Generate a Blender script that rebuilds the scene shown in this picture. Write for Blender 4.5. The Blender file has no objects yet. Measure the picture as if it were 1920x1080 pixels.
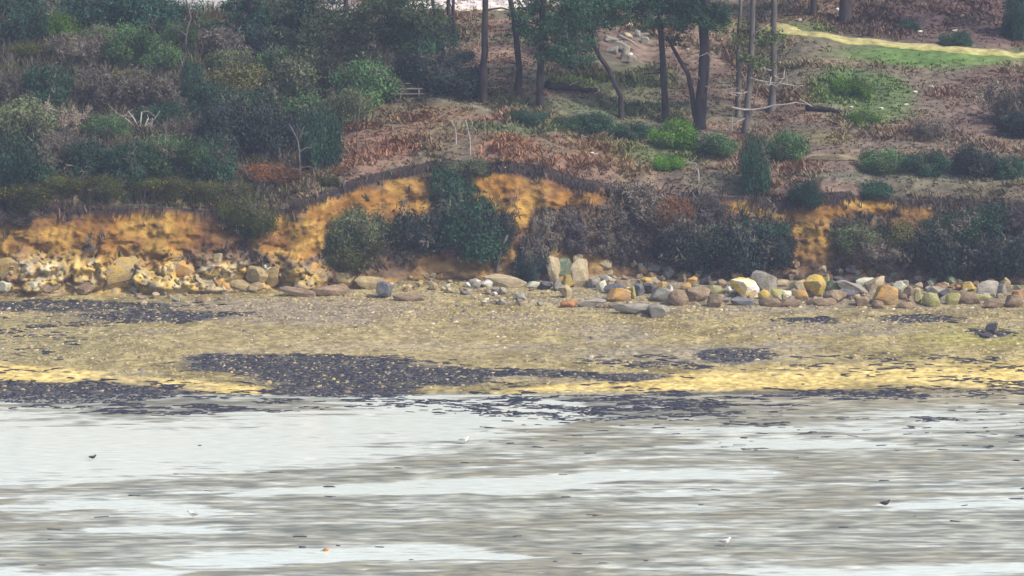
import bpy, math, random
import numpy as np
from mathutils import Vector, Matrix

# ------------------------------------------------------------------ camera, sky, sun, exposure
SC = bpy.context.scene
COL = SC.collection
F = 10170.0                                   # focal length in pixels of a 1920 wide picture
PITCH = math.radians(8.0) - math.atan(200.0 / F)
HC = 336.0 * math.tan(math.radians(8.0))      # camera height above the flats
cam_d = bpy.data.cameras.new('camera'); cam = bpy.data.objects.new('camera', cam_d); COL.objects.link(cam)
cam_d.sensor_width = 36.0; cam_d.lens = 36.0 * F / 1920.0
cam_d.clip_start = 1.0; cam_d.clip_end = 3000.0
cam.location = (0, 0, HC); cam.rotation_euler = (math.pi / 2 - PITCH, 0, 0)
SC.camera = cam

SUN_EL, SUN_AZ = math.radians(46), math.radians(118)      # azimuth clockwise from +Y
w = bpy.data.worlds.new('World'); SC.world = w; w.use_nodes = True
nt = w.node_tree; bg = nt.nodes['Background']
sky = nt.nodes.new('ShaderNodeTexSky'); sky.sky_type = 'NISHITA'; sky.sun_disc = False
sky.sun_elevation = SUN_EL; sky.sun_rotation = SUN_AZ
sky.air_density = 1.0; sky.dust_density = 4.0; sky.ozone_density = 1.0
nt.links.new(sky.outputs[0], bg.inputs[0]); bg.inputs[1].default_value = 0.13
sd = bpy.data.lights.new('sun', 'SUN'); sd.energy = 2.6; sd.angle = math.radians(2.5); sd.color = (1.0, 0.91, 0.76)
sun = bpy.data.objects.new('sun', sd); COL.objects.link(sun)
dv = Vector((math.sin(SUN_AZ) * math.cos(SUN_EL), math.cos(SUN_AZ) * math.cos(SUN_EL), math.sin(SUN_EL)))
sun.rotation_euler = dv.to_track_quat('Z', 'Y').to_euler(); sun.location = dv * 200
vs = SC.view_settings; vs.view_transform = 'Standard'; vs.look = 'None'; vs.gamma = 1.0; vs.use_curve_mapping = False
vs.exposure = 0.52
SC.cycles.use_denoising = True
SC.cycles.max_bounces = 5
SC.cycles.volume_bounces = 0

R = random.Random(7)
NR = np.random.RandomState(11)

# ------------------------------------------------------------------ noise
def _hash(ix, iy, seed):
    h = (ix.astype(np.int64) * 374761393 + iy.astype(np.int64) * 668265263 + seed * 1442695041) & 0xFFFFFFFF
    h = ((h ^ (h >> 13)) * 1274126177) & 0xFFFFFFFF
    h = (h ^ (h >> 16)) & 0xFFFFFFFF
    return h / 4294967295.0
def vnoise(x, y, seed=0):
    x = np.asarray(x, float); y = np.asarray(y, float)
    ix = np.floor(x); iy = np.floor(y); fx = x - ix; fy = y - iy
    fx = fx * fx * (3 - 2 * fx); fy = fy * fy * (3 - 2 * fy)
    a = _hash(ix, iy, seed); b = _hash(ix + 1, iy, seed); c = _hash(ix, iy + 1, seed); d = _hash(ix + 1, iy + 1, seed)
    return (a * (1 - fx) + b * fx) * (1 - fy) + (c * (1 - fx) + d * fx) * fy
def fbm(x, y, seed=0, octv=4, gain=.5):
    s = 0; amp = 1; t = 0
    for o in range(octv):
        s = s + amp * vnoise(np.asarray(x) * 2 ** o, np.asarray(y) * 2 ** o, seed + o * 17); t += amp; amp *= gain
    return s / t
def sstep(a, b, v):
    t = np.clip((v - a) / (b - a), 0, 1); return t * t * (3 - 2 * t)
def mix(a, b, t): return a + (b - a) * t

def cells(x, y, seed):
    """Worley cells: distance to the nearest and second nearest feature point, and a random value of the cell"""
    ix, iy = np.floor(x), np.floor(y); d1 = np.full(np.shape(x), 9.); d2 = d1.copy(); v = 0 * d1
    for i in (-1, 0, 1):
        for j in (-1, 0, 1):
            cx, cy = ix + i, iy + j
            d = np.hypot(cx + _hash(cx, cy, seed) - x, cy + _hash(cx, cy, seed + 1) - y); h = _hash(cx, cy, seed + 2)
            n = d < d1; d2 = np.where(n, d1, np.minimum(d2, d)); v = np.where(n, h, v); d1 = np.where(n, d, d1)
    return d1, d2, v
# ------------------------------------------------------------------ projection and terrain
CT, ST = math.cos(PITCH), math.sin(PITCH)
def project(x, y, z):
    dz = z - HC
    d = y * CT - dz * ST
    up = y * ST + dz * CT
    return 960 + F * x / d, 540 - F * up / d
def tanrow(r): return np.tan(PITCH + np.arctan((np.asarray(r, float) - 540) / F))
RT = np.array([(-900,392),(-100,385),(0,384),(150,388),(330,388),(400,398),(480,402),(540,385),(600,365),(660,345),(720,325),(800,311),(880,306),(960,310),(1040,324),(1100,342),(1200,352),(1300,366),(1400,372),(1480,380),(1560,364),(1650,366),(1750,378),(1900,380),(2000,380),(2900,380)], float)
RB = np.array([(-900,560),(0,556),(200,556),(400,550),(600,548),(700,536),(760,524),(900,526),(1000,528),(1100,524),(1200,520),(1300,522),(1400,522),(1600,528),(1920,534),(2900,534)], float)
YS, BS = 336.0, 0.12
XS = np.linspace(-170, 170, 1701)
PC = 960 + XS * F / 364.0
rb = np.interp(PC, RB[:, 0], RB[:, 1]) + 6 * (vnoise(XS / 1.3, XS * 0, 5) - .5)
rt = np.interp(PC, RT[:, 0], RT[:, 1]) + 10 * (fbm(XS / 2.2, XS * 0, 9, 3) - .5)
YB = (HC + BS * YS) / (BS + tanrow(rb)); ZB = BS * (YB - YS)
RUN = 0.62
ZT = (HC - tanrow(rt) * (YB - RUN * ZB)) / (1 + RUN * tanrow(rt)); YT = YB + RUN * (ZT - ZB)
def col(x):
    return [np.interp(x, XS, a) for a in (YB, ZB, YT, ZT)]
def height(x, y):
    x = np.asarray(x, float); y = np.asarray(y, float)
    yb, zb, yt, zt = col(x)
    yr = y - .05 * x
    flats = 0.08 * (fbm(x / 9, yr / 1.3, 3, 4) - .52) + 0.085 * (fbm(x / 2.6, yr / .42, 4, 3) - .5)
    flats = flats + pool(x, y)
    sh = BS * (y - YS)
    beach = sh + 0.10 * (fbm(x / 3, y / 2.0, 21, 4) - .5) * sstep(0, 3, y - YS)
    t = np.clip((y - yb) / (yt - yb), 0, 1)
    rib = fbm(x / 1.4, y * .12, 31, 4) - .5
    led = fbm(x / 5.0, t * 7, 33, 3) - .5
    tt = np.clip(t + (0.30 * rib + .16 * led) * np.sin(np.pi * t), 0, 1)
    tt = mix(tt, np.where(tt < .5, tt * 1.25, 1 - (1 - tt) * .75), .5)
    cliff = zb + (zt - zb) * tt
    d = y - yt
    hill = zt + .20 * d + 0.9 * (fbm(x / 11, y / 9, 41, 4) - .5) * sstep(0, 6, d) + .18 * (fbm(x / 1.8, y / 1.8, 43, 3) - .5) * sstep(0, 1.5, d)
    hill = hill + .5 * sstep(0, 2.2, d) - .04 * np.clip(d - 70, 0, 400)
    z = np.where(y < YS, flats * (1 - sstep(-1.5, 0, y - YS)), np.where(y < yb, beach, np.where(y < yt, cliff, hill)))
    b = sstep(-1.2, 0, y - yb)            # beach meets the cliff foot exactly
    return np.where((y >= YS) & (y < yb), mix(beach, zb, b * sstep(0, 1, y - YS)), z)

# pools: strips where the flats lie below the water; (px,row,half thickness in rows) chains
POOLS = [
    ([(-500,835),(0,838),(250,842),(480,832),(640,815),(800,800),(960,788),(1100,775)], [58,58,46,50,42,34,28,14], 1.0),
    ([(640,768),(800,762),(1000,758),(1120,768)], [12,20,24,10], .9),
    ([(420,930),(560,920),(760,917),(960,911),(1110,898),(1240,888)], [3,6,9,11,13,5], 1.0),
    ([(1130,902),(1280,893),(1420,888),(1500,893)], [6,11,10,4], .8),
    ([(1240,838),(1420,832),(1580,830),(1700,838)], [5,10,11,5], .8),
    ([(1150,800),(1320,808),(1500,806),(1700,796),(1920,788),(2400,780)], [6,9,12,14,12,12], .55),
    ([(1640,948),(1780,945),(1920,946),(2300,946)], [5,9,11,11], .9),
    ([(0,955),(150,945),(300,950),(430,958)], [18,14,10,4], .6),
    ([(130,993),(300,996),(440,1000)], [3,7,3], .8),
    ([(300,1052),(480,1047),(640,1041),(820,1038),(1000,1046)], [8,13,14,12,4], .9),
    ([(-300,1072),(0,1076),(200,1078),(360,1070)], [12,16,12,5], .5),
    ([(1380,1074),(1600,1074),(1920,1066),(2300,1060)], [6,10,10,10], .7),
    ([(1750,925),(1920,922),(2200,922)], [3,5,5], .5),
    ([(900,880),(1050,868),(1180,862)], [3,6,3], .4),
    ([(1200,930),(1400,925)], [3,3], .5),
]
def chain_mask(px, row, pts, th, soft=.5):
    p = np.array(pts, float); c = np.interp(px, p[:, 0], p[:, 1]); h = np.interp(px, p[:, 0], th)
    lo, hi = p[0, 0], p[-1, 0]
    e = np.minimum(px - lo, hi - px); h = h * sstep(-30, 60, e)
    return 1 - sstep(1 - soft, 1 + soft, np.abs(row - c) / np.maximum(h, .01))
def pool(x, y):
    px, row = project(x, y, 0 * x)
    m = 0 * px
    wob = 14 * (fbm(x / 6, y / 3, 71, 3) - .5)
    for pts, th, k in POOLS:
        m = np.maximum(m, k * chain_mask(px, row + wob, pts, th, .95))
    return .036 - .068 * m

def at(px, row, y0=150.0, y1=520.0):
    """the point of the ground seen at a pixel of the 1920 x 1080 picture"""
    ex = (px - 960) / F; ey = -(row - 540) / F
    dx, dy, dz = ex, CT + ey * ST, -ST + ey * CT
    ys = np.arange(y0, y1, .25); t = ys / dy
    g = HC + dz * t - height(dx * t, ys)
    k = np.argmax(g < 0)
    a, b = ys[max(k - 1, 0)], ys[k]
    for _ in range(12):
        m = (a + b) / 2; t = m / dy
        if HC + dz * t - float(height(np.array([dx * t]), np.array([m]))[0]) < 0: b = m
        else: a = m
    t = b / dy
    return Vector((dx * t, b, HC + dz * t))
def mpp(p): return (p.y * CT - (p.z - HC) * ST) / F     # metres per picture pixel at a point
def gz(x, y): return float(height(np.array([x]), np.array([y]))[0])

# ------------------------------------------------------------------ materials
def mat(name, build):
    m = bpy.data.materials.new(name); m.use_nodes = True
    n = m.node_tree; b = n.nodes['Principled BSDF']; build(n, b); return m
def nd(n, t, **kw):
    o = n.nodes.new(t)
    for k, v in kw.items(): setattr(o, k, v)
    return o
def noise_mul(n, src, scale, lo, hi, detail=5, sc3=(1, 1, 1)):
    tc = nd(n, 'ShaderNodeTexCoord'); mp = nd(n, 'ShaderNodeMapping'); mp.inputs['Scale'].default_value = sc3
    n.links.new(tc.outputs['Object'], mp.inputs[0])
    no = nd(n, 'ShaderNodeTexNoise'); no.inputs['Scale'].default_value = scale; no.inputs['Detail'].default_value = detail
    n.links.new(mp.outputs[0], no.inputs['Vector'])
    mr = nd(n, 'ShaderNodeMapRange'); mr.inputs[1].default_value = .3; mr.inputs[2].default_value = .7; mr.inputs[3].default_value = lo; mr.inputs[4].default_value = hi
    n.links.new(no.outputs[0], mr.inputs[0])
    mx = nd(n, 'ShaderNodeMixRGB', blend_type='MULTIPLY'); mx.inputs[0].default_value = 1
    n.links.new(src, mx.inputs[1]); n.links.new(mr.outputs[0], mx.inputs[2])
    return mx.outputs[0], no
def bump(n, b, no, strength, dist):
    bp = nd(n, 'ShaderNodeBump'); bp.inputs['Strength'].default_value = strength; bp.inputs['Distance'].default_value = dist
    n.links.new(no.outputs[0], bp.inputs['Height']); n.links.new(bp.outputs[0], b.inputs['Normal'])
def attr_mat(name, rough, scale, lo, hi, bmp=0, sc3=(1, 1, 1), rnd=False, spec=.3):
    def f(n, b):
        a = nd(n, 'ShaderNodeAttribute', attribute_name='Col')
        src = a.outputs[0]
        if rnd:
            oi = nd(n, 'ShaderNodeObjectInfo'); hs = nd(n, 'ShaderNodeHueSaturation')
            m1 = nd(n, 'ShaderNodeMapRange'); m1.inputs[3].default_value = .75; m1.inputs[4].default_value = 1.3
            n.links.new(oi.outputs['Random'], m1.inputs[0]); n.links.new(m1.outputs[0], hs.inputs['Value'])
            n.links.new(src, hs.inputs['Color']); hs.inputs['Saturation'].default_value = 1.32; src = hs.outputs[0]
        if scale:
            src, no = noise_mul(n, src, scale, lo, hi, sc3=sc3)
            if bmp: bump(n, b, no, 1.0, bmp)
        n.links.new(src, b.inputs['Base Color'])
        b.inputs['Roughness'].default_value = rough; b.inputs['Specular IOR Level'].default_value = spec
    return mat(name, f)
M = {}
M['hill'] = attr_mat('hill_turf', .9, 1.4, .6, 1.4, .15, spec=.1)
M['cliff'] = attr_mat('cliff_earth', .9, 1.1, .55, 1.45, .35, sc3=(1, 1, 1.6), spec=.15)
M['beach'] = attr_mat('shingle_ground', .85, 2.6, .6, 1.4, .06, spec=.2)
M['leaf'] = attr_mat('leaves', .7, 0, 1, 1, rnd=True, spec=.15)
M['stone'] = attr_mat('small_stones', .8, 0, 1, 1, spec=.25)
M['weed'] = attr_mat('wet_seaweed', .5, 0, 1, 1, spec=.4)
def fmud(n, b):
    a = nd(n, 'ShaderNodeAttribute', attribute_name='Col')
    src, no = noise_mul(n, a.outputs[0], .9, .55, 1.4, 8, (.8, 1.7, 1))
    n.links.new(src, b.inputs['Base Color'])
    mr = nd(n, 'ShaderNodeMapRange'); mr.inputs[1].default_value = .35; mr.inputs[2].default_value = .65; mr.inputs[3].default_value = .28; mr.inputs[4].default_value = .6
    n.links.new(no.outputs[0], mr.inputs[0]); n.links.new(mr.outputs[0], b.inputs['Roughness'])
    b.inputs['Specular IOR Level'].default_value = .5
    bump(n, b, no, .8, .05)
M['mud'] = mat('wet_mud', fmud)
def fwater(n, b):
    b.inputs['Base Color'].default_value = (.68, .75, .71, 1); b.inputs['Roughness'].default_value = .22; b.inputs['IOR'].default_value = 1.33  # pale base colour stands in for the sky reflected in the water
    rgb = nd(n, 'ShaderNodeRGB'); rgb.outputs[0].default_value = (.68, .75, .71, 1)
    src, no = noise_mul(n, rgb.outputs[0], 1.2, .85, 1.1, 6, (.7, 1.8, 1))
    n.links.new(src, b.inputs['Base Color']); bump(n, b, no, .4, .03)
M['water'] = mat('sky_pale_water', fwater)
def bark(name, c, lo=.6, hi=1.4, sc=3.0):
    def f(n, b):
        rgb = nd(n, 'ShaderNodeRGB'); rgb.outputs[0].default_value = (*c, 1)
        src, no = noise_mul(n, rgb.outputs[0], sc, lo, hi, 5, (1, 1, .35)); n.links.new(src, b.inputs['Base Color'])
        bump(n, b, no, .8, .05); b.inputs['Roughness'].default_value = .85; b.inputs['Specular IOR Level'].default_value = .15
    return mat(name, f)
M['bark'] = bark('pine_bark', (.05, .042, .046))
M['greybark'] = bark('grey_bark', (.12, .11, .108))
M['palewood'] = bark('bleached_wood', (.40, .37, .34), .7, 1.2)
M['twig'] = bark('twig_bark', (.12, .10, .098))
M['darkwood'] = bark('dark_rotten_wood', (.035, .028, .032))
def rockmat(name, c1, c2, sc=1.3, c3=None):
    def f(n, b):
        tc = nd(n, 'ShaderNodeTexCoord'); no = nd(n, 'ShaderNodeTexNoise'); no.inputs['Scale'].default_value = sc; no.inputs['Detail'].default_value = 7
        oi = nd(n, 'ShaderNodeObjectInfo'); ad = nd(n, 'ShaderNodeVectorMath', operation='ADD')
        sc_ = nd(n, 'ShaderNodeVectorMath', operation='SCALE'); sc_.inputs['Scale'].default_value = 40
        cb = nd(n, 'ShaderNodeCombineXYZ'); n.links.new(oi.outputs['Random'], cb.inputs[0]); n.links.new(cb.outputs[0], sc_.inputs[0])
        n.links.new(tc.outputs['Object'], ad.inputs[0]); n.links.new(sc_.outputs[0], ad.inputs[1]); n.links.new(ad.outputs[0], no.inputs['Vector'])
        cr = nd(n, 'ShaderNodeValToRGB'); e = cr.color_ramp.elements
        e[0].position = .40; e[0].color = (*c1, 1); e[1].position = .60; e[1].color = (*c2, 1)
        n.links.new(no.outputs[0], cr.inputs[0])
        n2 = nd(n, 'ShaderNodeTexNoise'); n2.inputs['Scale'].default_value = sc * 5; n2.inputs['Detail'].default_value = 6
        n.links.new(ad.outputs[0], n2.inputs['Vector'])
        mr = nd(n, 'ShaderNodeMapRange'); mr.inputs[1].default_value = .3; mr.inputs[2].default_value = .7; mr.inputs[3].default_value = .7; mr.inputs[4].default_value = 1.25
        n.links.new(n2.outputs[0], mr.inputs[0])
        mx = nd(n, 'ShaderNodeMixRGB', blend_type='MULTIPLY'); mx.inputs[0].default_value = 1
        n.links.new(cr.outputs[0], mx.inputs[1]); n.links.new(mr.outputs[0], mx.inputs[2]); n.links.new(mx.outputs[0], b.inputs['Base Color'])
        bump(n, b, n2, .7, .06); b.inputs['Roughness'].default_value = .85; b.inputs['Specular IOR Level'].default_value = .2
    return mat(name, f)
RM = {
    'grey': rockmat('grey_rock', (.24, .23, .20), (.34, .32, .28)),
    'blue': rockmat('slate_rock', (.12, .13, .16), (.20, .20, .22)),
    'tan': rockmat('tan_rock', (.34, .28, .17), (.42, .36, .25)),
    'brown': rockmat('brown_rock', (.20, .145, .10), (.30, .23, .16)),
    'yellow': rockmat('yellow_lichen_rock', (.50, .36, .06), (.42, .33, .14))
    ,'ochre': rockmat('crag_rock', (.40, .28, .08), (.30, .24, .14), 2.0),'crag': rockmat('pale_crag_rock', (.40, .33, .17), (.27, .21, .13), 2.0),
    'orange': rockmat('ochre_rock', (.48, .28, .08), (.40, .29, .16)),
    'white': rockmat('white_rock', (.62, .60, .54), (.74, .71, .66)),
    'whiteyellow': rockmat('white_rock_with_yellow_lichen', (.80, .58, .03), (.80, .74, .72), .9),
    'green': rockmat('green_lichen_rock', (.22, .25, .10), (.38, .38, .24)),
    'lime': rockmat('lime_lichen_rock', (.34, .34, .09), (.33, .30, .20)),
    'dark': rockmat('dark_rock', (.07, .065, .085), (.12, .11, .12)),
    'mossy': rockmat('mossy_rock', (.14, .19, .12), (.24, .27, .19)),
    'palegreen': rockmat('pale_green_rock', (.50, .52, .38), (.60, .60, .48)),
    'rust': rockmat('rusty_rock', (.30, .13, .05), (.36, .22, .12)),
}
def plain(name, c, rough=.6):
    def f(n, b):
        rgb = nd(n, 'ShaderNodeRGB'); rgb.outputs[0].default_value = (*c, 1)
        src, no = noise_mul(n, rgb.outputs[0], 6, .88, 1.1, 4); n.links.new(src, b.inputs['Base Color']); b.inputs['Roughness'].default_value = rough
    return mat(name, f)

# ------------------------------------------------------------------ mesh and object helpers
def mesh_from(name, V, Fc, m, colr=None, smooth=False):
    me = bpy.data.meshes.new(name)
    V = np.asarray(V, np.float32); Fc = np.asarray(Fc, np.int32)
    k = Fc.shape[1]
    me.vertices.add(len(V)); me.vertices.foreach_set('co', V.ravel())
    me.loops.add(Fc.size); me.loops.foreach_set('vertex_index', Fc.ravel())
    me.polygons.add(len(Fc)); me.polygons.foreach_set('loop_start', np.arange(0, Fc.size, k, dtype=np.int32))
    me.update(calc_edges=True)
    if colr is not None:
        c = np.ones((len(V), 4), np.float32); c[:, :3] = colr
        a = me.color_attributes.new('Col', 'FLOAT_COLOR', 'POINT'); a.data.foreach_set('color', c.ravel())
    if smooth: me.polygons.foreach_set('use_smooth', np.ones(len(Fc), bool))
    if m is not None: me.materials.append(m)
    return me
def link(name, me, parent=None, **props):
    o = bpy.data.objects.new(name, me); COL.objects.link(o)
    if parent is not None: o.parent = parent
    for k, v in props.items(): o[k] = v
    return o
def thing(name, label, cat, loc, rotz=0, scale=(1, 1, 1), group=None, me=None):
    o = bpy.data.objects.new(name, me); COL.objects.link(o)
    o.location = loc; o.rotation_euler = (0, 0, rotz); o.scale = scale
    o['label'] = label; o['category'] = cat
    if group: o['group'] = group
    return o
def grid_faces(nr, nc):
    i = np.arange(nr - 1)[:, None] * nc + np.arange(nc - 1)[None, :]
    return np.stack([i, i + 1, i + nc + 1, i + nc], -1).reshape(-1, 4)
class MB:
    """collects quads or tubes"""
    def __init__(s): s.V = []; s.F = []; s.C = []
    def quad(s, pts, c=(1, 1, 1)):
        b = len(s.V); s.V += [tuple(p) for p in pts]; s.C += [c] * 4; s.F.append((b, b + 1, b + 2, b + 3))
    def tube(s, pts, rad, n=5, c=(1, 1, 1), cap=True):
        pts = [Vector(p) for p in pts]; b = len(s.V)
        for i, p in enumerate(pts):
            d = (pts[min(i + 1, len(pts) - 1)] - pts[max(i - 1, 0)]).normalized()
            u = d.cross(Vector((0.3, 1, 0.1))).normalized(); v = d.cross(u)
            for k in range(n):
                a = 2 * math.pi * k / n; q = p + (u * math.cos(a) + v * math.sin(a)) * rad[i]
                s.V.append(tuple(q)); s.C.append(c)
        for i in range(len(pts) - 1):
            for k in range(n):
                a0 = b + i * n + k; a1 = b + i * n + (k + 1) % n
                s.F.append((a0, a1, a1 + n, a0 + n))
        if cap:
            e = b + (len(pts) - 1) * n
            tip = len(s.V); s.V.append(tuple(pts[-1])); s.C.append(c)
            for k in range(n): s.F.append((e + k, e + (k + 1) % n, tip, tip))
    def box(s, x0, x1, y0, y1, z0, z1):
        b = len(s.V)
        s.V += [(x0, y0, z0), (x1, y0, z0), (x1, y1, z0), (x0, y1, z0), (x0, y0, z1), (x1, y0, z1), (x1, y1, z1), (x0, y1, z1)]; s.C += [(1, 1, 1)] * 8
        for f in ((3, 2, 1, 0), (4, 5, 6, 7), (0, 1, 5, 4), (1, 2, 6, 5), (2, 3, 7, 6), (3, 0, 4, 7)): s.F.append(tuple(b + i for i in f))
    def mesh(s, name, m, smooth=False, color=False):
        me = bpy.data.meshes.new(name)
        me.from_pydata(s.V, [], [f if f[2] != f[3] else f[:3] for f in s.F]); me.update()
        if color:
            a = me.color_attributes.new('Col', 'FLOAT_COLOR', 'POINT')
            a.data.foreach_set('color', np.hstack([np.array(s.C, np.float32), np.ones((len(s.C), 1), np.float32)]).ravel())
        if smooth: me.polygons.foreach_set('use_smooth', np.ones(len(me.polygons), bool))
        me.materials.append(m); return me

SCARS = [(290,430,150,58),(80,450,130,48),(170,470,160,40),(250,520,420,34),(-100,510,200,40),(620,410,60,42),(545,450,75,40),(690,385,70,34),(760,370,60,40),(740,420,26,50),(930,358,80,34),(1040,362,90,30),(955,400,40,40),
    (945,470,26,50),(820,510,60,30),(900,510,60,26),(1080,500,60,32),(1380,382,50,14),(1450,392,40,14),(1510,405,50,14),(1520,440,34,40),(1560,385,60,24),(1650,382,50,16),(1720,402,30,16),(1700,425,24,16),(1510,490,60,26),(1250,515,160,14),(690,530,70,14)]
# ------------------------------------------------------------------ the ground: flats, beach, cliff, hillside
def cols_x(step, lim=54):
    return np.concatenate([[-170, -140, -115, -95, -80, -68, -60], np.arange(-lim, lim + .01, step), [60, 68, 80, 95, 115, 140, 170]])
def blob(px, row, cx, cy, rx, ry, soft=.5):
    return 1 - sstep(1 - soft, 1 + soft, np.sqrt(((px - cx) / rx) ** 2 + ((row - cy) / ry) ** 2))
C = lambda *a: np.array(a, float)
def lay(c, cc, m): return c + (cc - c) * np.clip(m, 0, 1)[..., None]

WEED = [  # (centre px, row, half width, half height, density) of the dark weed beds
    (560,685,230,20,1),(700,705,240,22,1),(640,730,150,18,.9),(840,715,90,10,.8),(450,672,120,9,.9),
    (120,574,240,11,.9),(280,592,170,12,.8),(1450,741,300,9,.66),(1760,733,260,8,.62),(1150,764,280,22,.5),(100,603,110,12,.45),(50,640,120,30,.16),(40,690,120,8,.25),
    (120,738,280,24,.8),(330,762,220,14,.65),(30,722,150,8,.8),
    (1370,667,75,15,.9),(1250,678,150,14,.35),(1180,707,90,8,.8),(1000,700,110,9,.6),(960,745,260,28,.35),(1180,770,170,12,.35),
    (1520,600,60,7,.7),(1715,599,80,8,.8),(1860,625,40,9,.8),(1840,720,110,10,.4),(1600,738,240,10,.5),(1420,735,160,8,.35),(1650,680,300,14,.15),
    (1700,700,200,8,.18),(1900,690,80,10,.3),(1740,787,60,4,.5),(1410,795,60,5,.35),(560,752,200,12,.35)]
def weed_density(px, row):
    d = 0 * px
    for cx, cy, rx, ry, k in WEED: d = np.maximum(d, k * blob(px, row, cx, cy, rx, ry, .4))
    return d
SANDL = ([(-900,678),(-300,686),(0,697),(150,708),(300,719),(430,728),(560,738)], [16,16,17,14,11,9,4])
SANDR = ([(900,735),(1050,728),(1200,720),(1400,712),(1600,708),(1920,704),(2600,700)], [2,8,13,20,24,26,26])

xs = cols_x(.3)
ysm = np.concatenate([[60, 120, 160, 200, 225, 240, 250], np.arange(256, YS - .01, .25), [YS]])
X, Y = np.meshgrid(xs, ysm); Z = height(X, Y); Z[:5] = -.15
px, row = project(X, Y, Z)
n1 = fbm(X / 2.2, (Y - .05 * X) / .8, 81, 4); n2 = fbm(X / 9, (Y - .05 * X) / 2.2, 82, 3)
c = mix(C(.19, .195, .15), C(.38, .395, .33), sstep(.35, .65, n1)[..., None])
c = lay(c, C(.25, .235, .165), sstep(.45, .65, n2) * .8)
c = lay(c, C(.54, .58, .54), sstep(.034, .0, Z) * .9)  # wet film near water level, its sky sheen painted in as pale colour
c = lay(c, C(.44, .37, .21), sstep(775, 735, row) * .5 * sstep(1100, 1400, px))
c = lay(c, C(.10, .10, .10), weed_density(px, row) * .5)
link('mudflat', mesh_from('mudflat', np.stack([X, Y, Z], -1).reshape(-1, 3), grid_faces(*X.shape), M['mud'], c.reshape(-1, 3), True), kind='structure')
V = [(-170, 60, 0), (170, 60, 0), (170, YS - .3, 0), (-170, YS - .3, 0)]
link('water', mesh_from('water', V, [(0, 1, 2, 3)], M['water']), kind='structure')

xs = cols_x(.2)
def zone(ya, yb, t):
    Xg = np.repeat(xs[None, :], len(t), 0); Yg = ya + (yb - ya) * t[:, None]
    return Xg, Yg
yb_, zb_, yt_, zt_ = col(xs)
X, Y = zone(np.full_like(xs, YS), yb_, np.linspace(0, 1, 150)); Z = height(X, Y); Z[0] = 0; Z[-1] = zb_
px, row = project(X, Y, Z)
wob = 10 * (fbm(X / 2, Y / 1.5, 91, 4) - .5)
n1 = fbm(X / 2.2, Y / 2.2, 92, 5); n2 = fbm(X / .5, Y / .5, 93, 3)
c = mix(C(.20, .168, .07), C(.32, .27, .125), sstep(.35, .65, n1)[..., None])
c = lay(c, C(.25, .22, .16), sstep(.52, .72, fbm(X / 6, Y / 2, 95, 3)) * .8)
c = lay(c, C(.34, .285, .165), blob(px, row + wob, 680, 650, 330, 40) * .5)
c = lay(c, C(.22, .185, .15), blob(px, row + wob, 600, 580, 220, 22) * .8)
c = lay(c, C(.21, .18, .14), sstep(600, 560, row + wob) * .7 * sstep(1000, 1200, px))
c = lay(c, C(.26, .23, .12), blob(px, row + wob, 60, 640, 230, 50) * .7)
c = lay(c, C(.30, .29, .07), blob(px, row + wob, 1830, 630, 120, 20) * .6)
c = lay(c, C(.27, .24, .19), blob(px, row + wob, 1280, 665, 230, 18) * .7)
sand = sstep(.25, .6, fbm(X / 5, Y / 1.0, 96, 4) + .28 * (row > 690) * sstep(400, 900, px) * 0 + .12) * np.maximum(chain_mask(px, row + wob * .5, *SANDL, .35), chain_mask(px, row + wob * .5, *SANDR, .45))
c = lay(c, mix(C(.55, .42, .13), C(.62, .50, .22), n1[..., None]), sand)
c = lay(c, C(.34, .32, .28), sstep(730, 748, row + wob) * (1 - sand) * .8)
c = lay(c, C(.055, .06, .075), sstep(.3, .8, weed_density(px, row + wob)) * .85)
c = c * (.72 + .5 * sstep(.2, .8, n2)[..., None])
link('shingle_beach', mesh_from('shingle_beach', np.stack([X, Y, Z], -1).reshape(-1, 3), grid_faces(*X.shape), M['beach'], c.reshape(-1, 3), True), kind='structure')

xs = cols_x(.12); yb_, zb_, yt_, zt_ = col(xs)
X, Y = zone(yb_, yt_, np.linspace(0, 1, 64)); Z = height(X, Y); Z[0] = zb_; Z[-1] = zt_
Y2 = Y - (1.1 * (fbm(X / .9, Z / .55, 131, 4) - .45) + .5 * (fbm(X / .3, Z / .25, 133, 3) - .5)) * np.sin(np.pi * np.linspace(0, 1, 64))[:, None]
d1, d2, cv = cells(X / 1.5 + 1.3 * fbm(X / 1.4, Z / 1.4, 137, 3), Z / 1.3 + 1.1 * fbm(X / 1.4 + 9, Z / 1.4, 138, 3), 135)
e1, e2, cw = cells(X / .5, Z / .4, 139)
px, row = project(X, Y, Z)
tz = np.linspace(0, 1, 64)[:, None]
CR = (sstep(455, 500, row) * sstep(730, 640, px) + .45 * sstep(500, 520, row) * sstep(640, 730, px) + .05) * sstep(0, .06, tz) * sstep(1, .9, tz)
crack = sstep(.16, .02, d2 - d1)
Y2 = Y2 - CR * (1.0 * (cv - .4) + .4 * (cw - .5) - .16 * crack - .25 * sstep(.1, .02, e2 - e1) + .9 * (fbm(X / 2.5, Z / .8, 147, 3) - .5))
Z = Z + CR * .25 * (cv - .5)
n1 = fbm(X / 1.6, Z / .9, 101, 4); n2 = fbm(X / 5, Z / 2, 102, 3)
c = mix(C(.38, .19, .042), C(.56, .345, .085), sstep(.35, .65, n1)[..., None])
c = lay(c, C(.20, .10, .05), sstep(.55, .72, n2) * .75)
low = sstep(470, 510, row + 20 * (n1 - .5)) * sstep(700, 560, px)
c = lay(c, C(.52, .39, .13), low * .9)
c = lay(c, C(.45, .40, .27), low * sstep(.5, .65, n1) * .8)
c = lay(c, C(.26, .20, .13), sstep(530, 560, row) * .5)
dirt = sstep(700, 760, px) * sstep(430, 520, row)
c = lay(c, C(.36, .25, .13), dirt * .7)
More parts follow.
